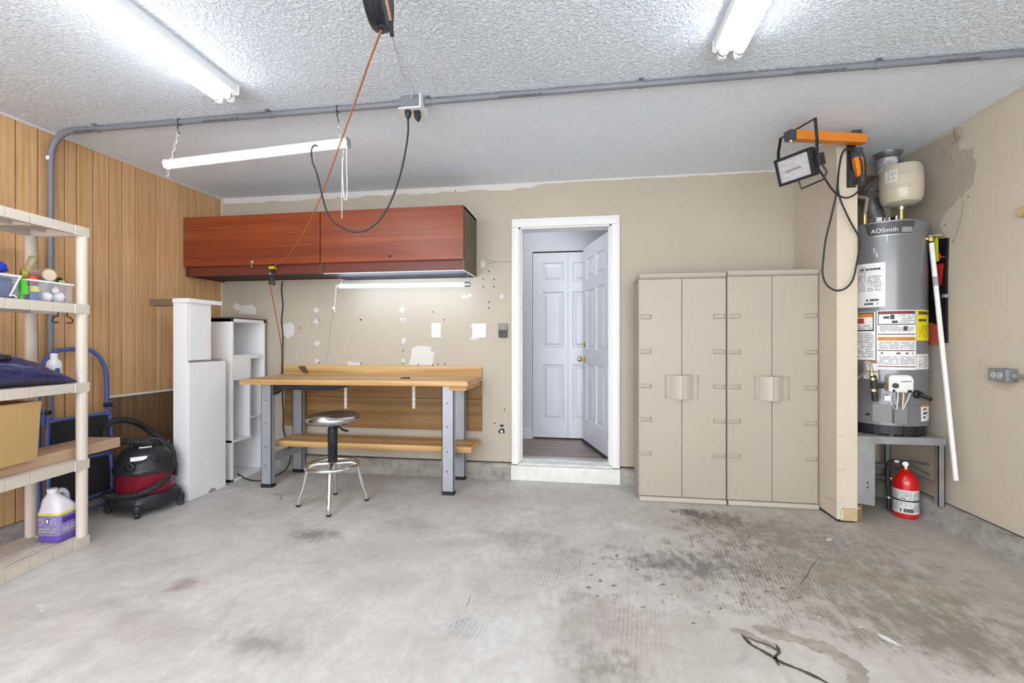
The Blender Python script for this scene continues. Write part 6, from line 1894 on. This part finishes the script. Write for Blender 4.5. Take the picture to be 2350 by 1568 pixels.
# ================================================================ fire extinguisher
EC = P(2079, 1191, Z=0)
EC = Vector((EC.x + .028, EC.y + .05, 0))
ER = .070
fe_ = thing('fire_extinguisher', 'red fire extinguisher standing on the floor under the heater stand', 'extinguisher', EC)
M_RED = pm('extinguisher red', (.55, .008, .008), .22, var=.02, coat=.5)
MB().lathe([(0, .002), (ER - .006, .002), (ER, .010), (ER, .225), (ER - .004, .25), (ER - .016, .275), (ER - .036, .298), (.022, .308), (.018, .318), (0, .32)], EC, n=40).build('cylinder', M_RED, fe_, smooth=35)
MB().lathe([(0, .314), (.019, .314), (.021, .322), (.017, .338), (.014, .352), (0, .354)], EC, n=18).build('neck', M_BRASS, fe_, smooth=35)
vdir = (Vector((0, 0, 0)) - EC)
vdir.z = 0
vdir.normalize()
vs_ = Vector((-vdir.y, vdir.x, 0))                    # to the viewer's right
head = EC + Vector((0, 0, .36))
MB().obox(head, vs_ * .026, vdir * .012, (0, 0, .013)).build('valve_head', M_BLACKMET, fe_, bevel=.003)
MB().prism([head + vs_ * a + Vector((0, 0, b)) - vdir * .010 for a, b in ((-.02, .006), (.02, .018), (.115, .012), (.122, .006), (.11, .001), (.02, .004))], vdir * .02).build('squeeze_lever', M_BLACKMET, fe_, bevel=.003)
MB().prism([head + vs_ * a + Vector((0, 0, b)) - vdir * .010 for a, b in ((.015, -.012), (.05, -.014), (.125, -.058), (.118, -.066), (.045, -.026), (.012, -.022))], vdir * .02).build('carry_handle', M_BLACKMET, fe_, bevel=.003)
MB().lathe([(0, 0), (.016, 0), (.016, .014), (0, .014)], head + Vector((0, 0, -.006)) + vdir * .010, vdir, 16).build('gauge', M_ALU, fe_, smooth=40)
MB().tube(spline([head - vs_ * .02, head - vs_ * .06 + Vector((0, 0, .002)), head - vs_ * .088 + Vector((0, 0, -.02)), head - vs_ * .094 + Vector((0, 0, -.09)), head - vs_ * .092 + Vector((0, 0, -.20)), head - vs_ * .088 + Vector((0, 0, -.26))], 6), .0105, 10).build('hose', M_RUBBER, fe_, smooth=60)
MB().lathe([(0, 0), (.011, 0), (.014, -.05), (.012, -.075), (0, -.076)], head - vs_ * .088 + Vector((0, 0, -.255)), n=14).build('nozzle', M_BLACK, fe_, smooth=40)
MB().lathe([(.012, 0), (.0135, 0), (.0135, -.012), (.012, -.012)], head - vs_ * .088 + Vector((0, 0, -.245)), n=14).build('nozzle_ring', M_ALU, fe_)
MB().lathe([(.012, -.012), (.013, -.012), (.013, .012), (.012, .012)], head - vs_ * .045, vs_, 14).build('hose_ferrule', M_ALU, fe_)
a_c = math.atan2(vdir.y, vdir.x)
ecyl = lambda u, v, off=.001: EC + Vector(((ER + off) * math.cos(a_c + u), (ER + off) * math.sin(a_c + u), v))


def epatch(u0, u1, v0, v1, name, mat, parent, off=.001, n=18):
    m = MB()
    for k in range(n):
        a, b = u0 + (u1 - u0) * k / n, u0 + (u1 - u0) * (k + 1) / n
        m.add([ecyl(a, v0, off), ecyl(b, v0, off), ecyl(b, v1, off), ecyl(a, v1, off)], [(0, 1, 2, 3)])
    return m.build(name, mat, parent, fix=False)


lab = epatch(-1.6, 1.6, .035, .19, 'label_sheet', pm('silver white label', (.66, .65, .64), .4, var=.05), fe_)
rng = random.Random(12)
words(lambda u, v: ecyl(u, v, .002), -.35, .45, .145, .180, 3, 'fine_print', M_INKGREY, lab, rng, .8)
words(lambda u, v: ecyl(u, v, .002), -.35, .45, .128, .140, 1, 'fine_print', M_INK, lab, rng, .9)
words(lambda u, v: ecyl(u, v, .002), -.4, .5, .085, .11, 2, 'fine_print', M_INKGREY, lab, rng, .6)
words(lambda u, v: ecyl(u, v, .002), -.4, .6, .048, .075, 1, 'headline', M_INK, lab, rng, .95, .9)
words(lambda u, v: ecyl(u, v, .002), .6, 1.3, .05, .18, 9, 'fine_print', M_INKGREY, lab, rng, .8)
words(lambda u, v: ecyl(u, v, .002), -1.3, -.5, .05, .18, 9, 'fine_print', M_INKGREY, lab, rng, .8)
MB().lathe([(ER + .0005, .116), (ER + .003, .116), (ER + .003, .124), (ER + .0005, .124)], EC, n=40).build('hose_strap', M_BLACK, fe_)

# ================================================================ surface outlet on the right wall, and a wooden cleat
y0_, y1_ = 2.886, 3.007
zc_ = P(2290, 861, X=2.235).z
so = thing('surface_outlet', 'grey weatherproof outlet box fed by conduit on the right wall', 'outlet', (XR - .025, 2.95, zc_ - .036))
B((XR - .05, y0_, zc_ - .036), (XR + .001, y1_, zc_ + .036), 'box', pm('grey box enamel', (.20, .21, .225), .45, .2), so, bevel=.004)
B((XR - .0545, y0_ + .002, zc_ - .034), (XR - .0495, y1_ - .002, zc_ + .034), 'cover', pm('brushed cover', (.30, .315, .34), .38, .4), so, bevel=.002)
for y in (y0_ + .042, y1_ - .038):
    r_ = MB().lathe([(0, 0), (.0165, 0), (.0165, .002), (0, .002)], (XR - .0544, y, zc_), (-1, 0, 0), 18).build('receptacle', pm('grey receptacle', (.55, .56, .57), .5), so)
    for dy, dz in ((-.004, .006), (.005, .005), (0, -.007)): MB().lathe([(0, 0), (.0028, 0), (.0028, .0008)], (XR - .0563, y + dy, zc_ + dz), (-1, 0, 0), 6).build('slot', M_HOLE, r_)
MB().tube([(XR - .025, y0_ + .005, zc_ - .002), (XR - .025, y0_ - .02, zc_ - .002)], .016, 14).build('connector', M_STEEL, so, smooth=40)
MB().tube([(XR - .025, y0_ - .015, zc_ - .002), (XR - .025, 1.2, zc_ - .002)], .0115, 12).build('conduit', M_STEEL, so, smooth=50)
for dz in (-.026, .026): MB().lathe([(0, 0), (.006, 0), (.005, .006), (0, .007)], (XR - .012, y0_, zc_ + dz), (0, -1, 0), 8).build('screw', M_BRASS, so)
p = P(2332, 488, X=XR - .03)
cw = thing('wood_cleat', 'short pale pine cleat screwed high on the right wall', 'wood block', (XR - .015, p.y - .12, p.z - .025))
B((XR - .03, p.y - .25, p.z - .014), (XR + .001, p.y, p.z + .024), 'board', pm('pale pine', (.60, .48, .27), .6, var=.1), cw, bevel=.002)
B((XR - .034, p.y - .25, p.z - .026), (XR + .001, p.y, p.z - .016), 'lower_strip', pm('pale pine strip', (.56, .44, .25), .6, var=.1), cw, bevel=.002)
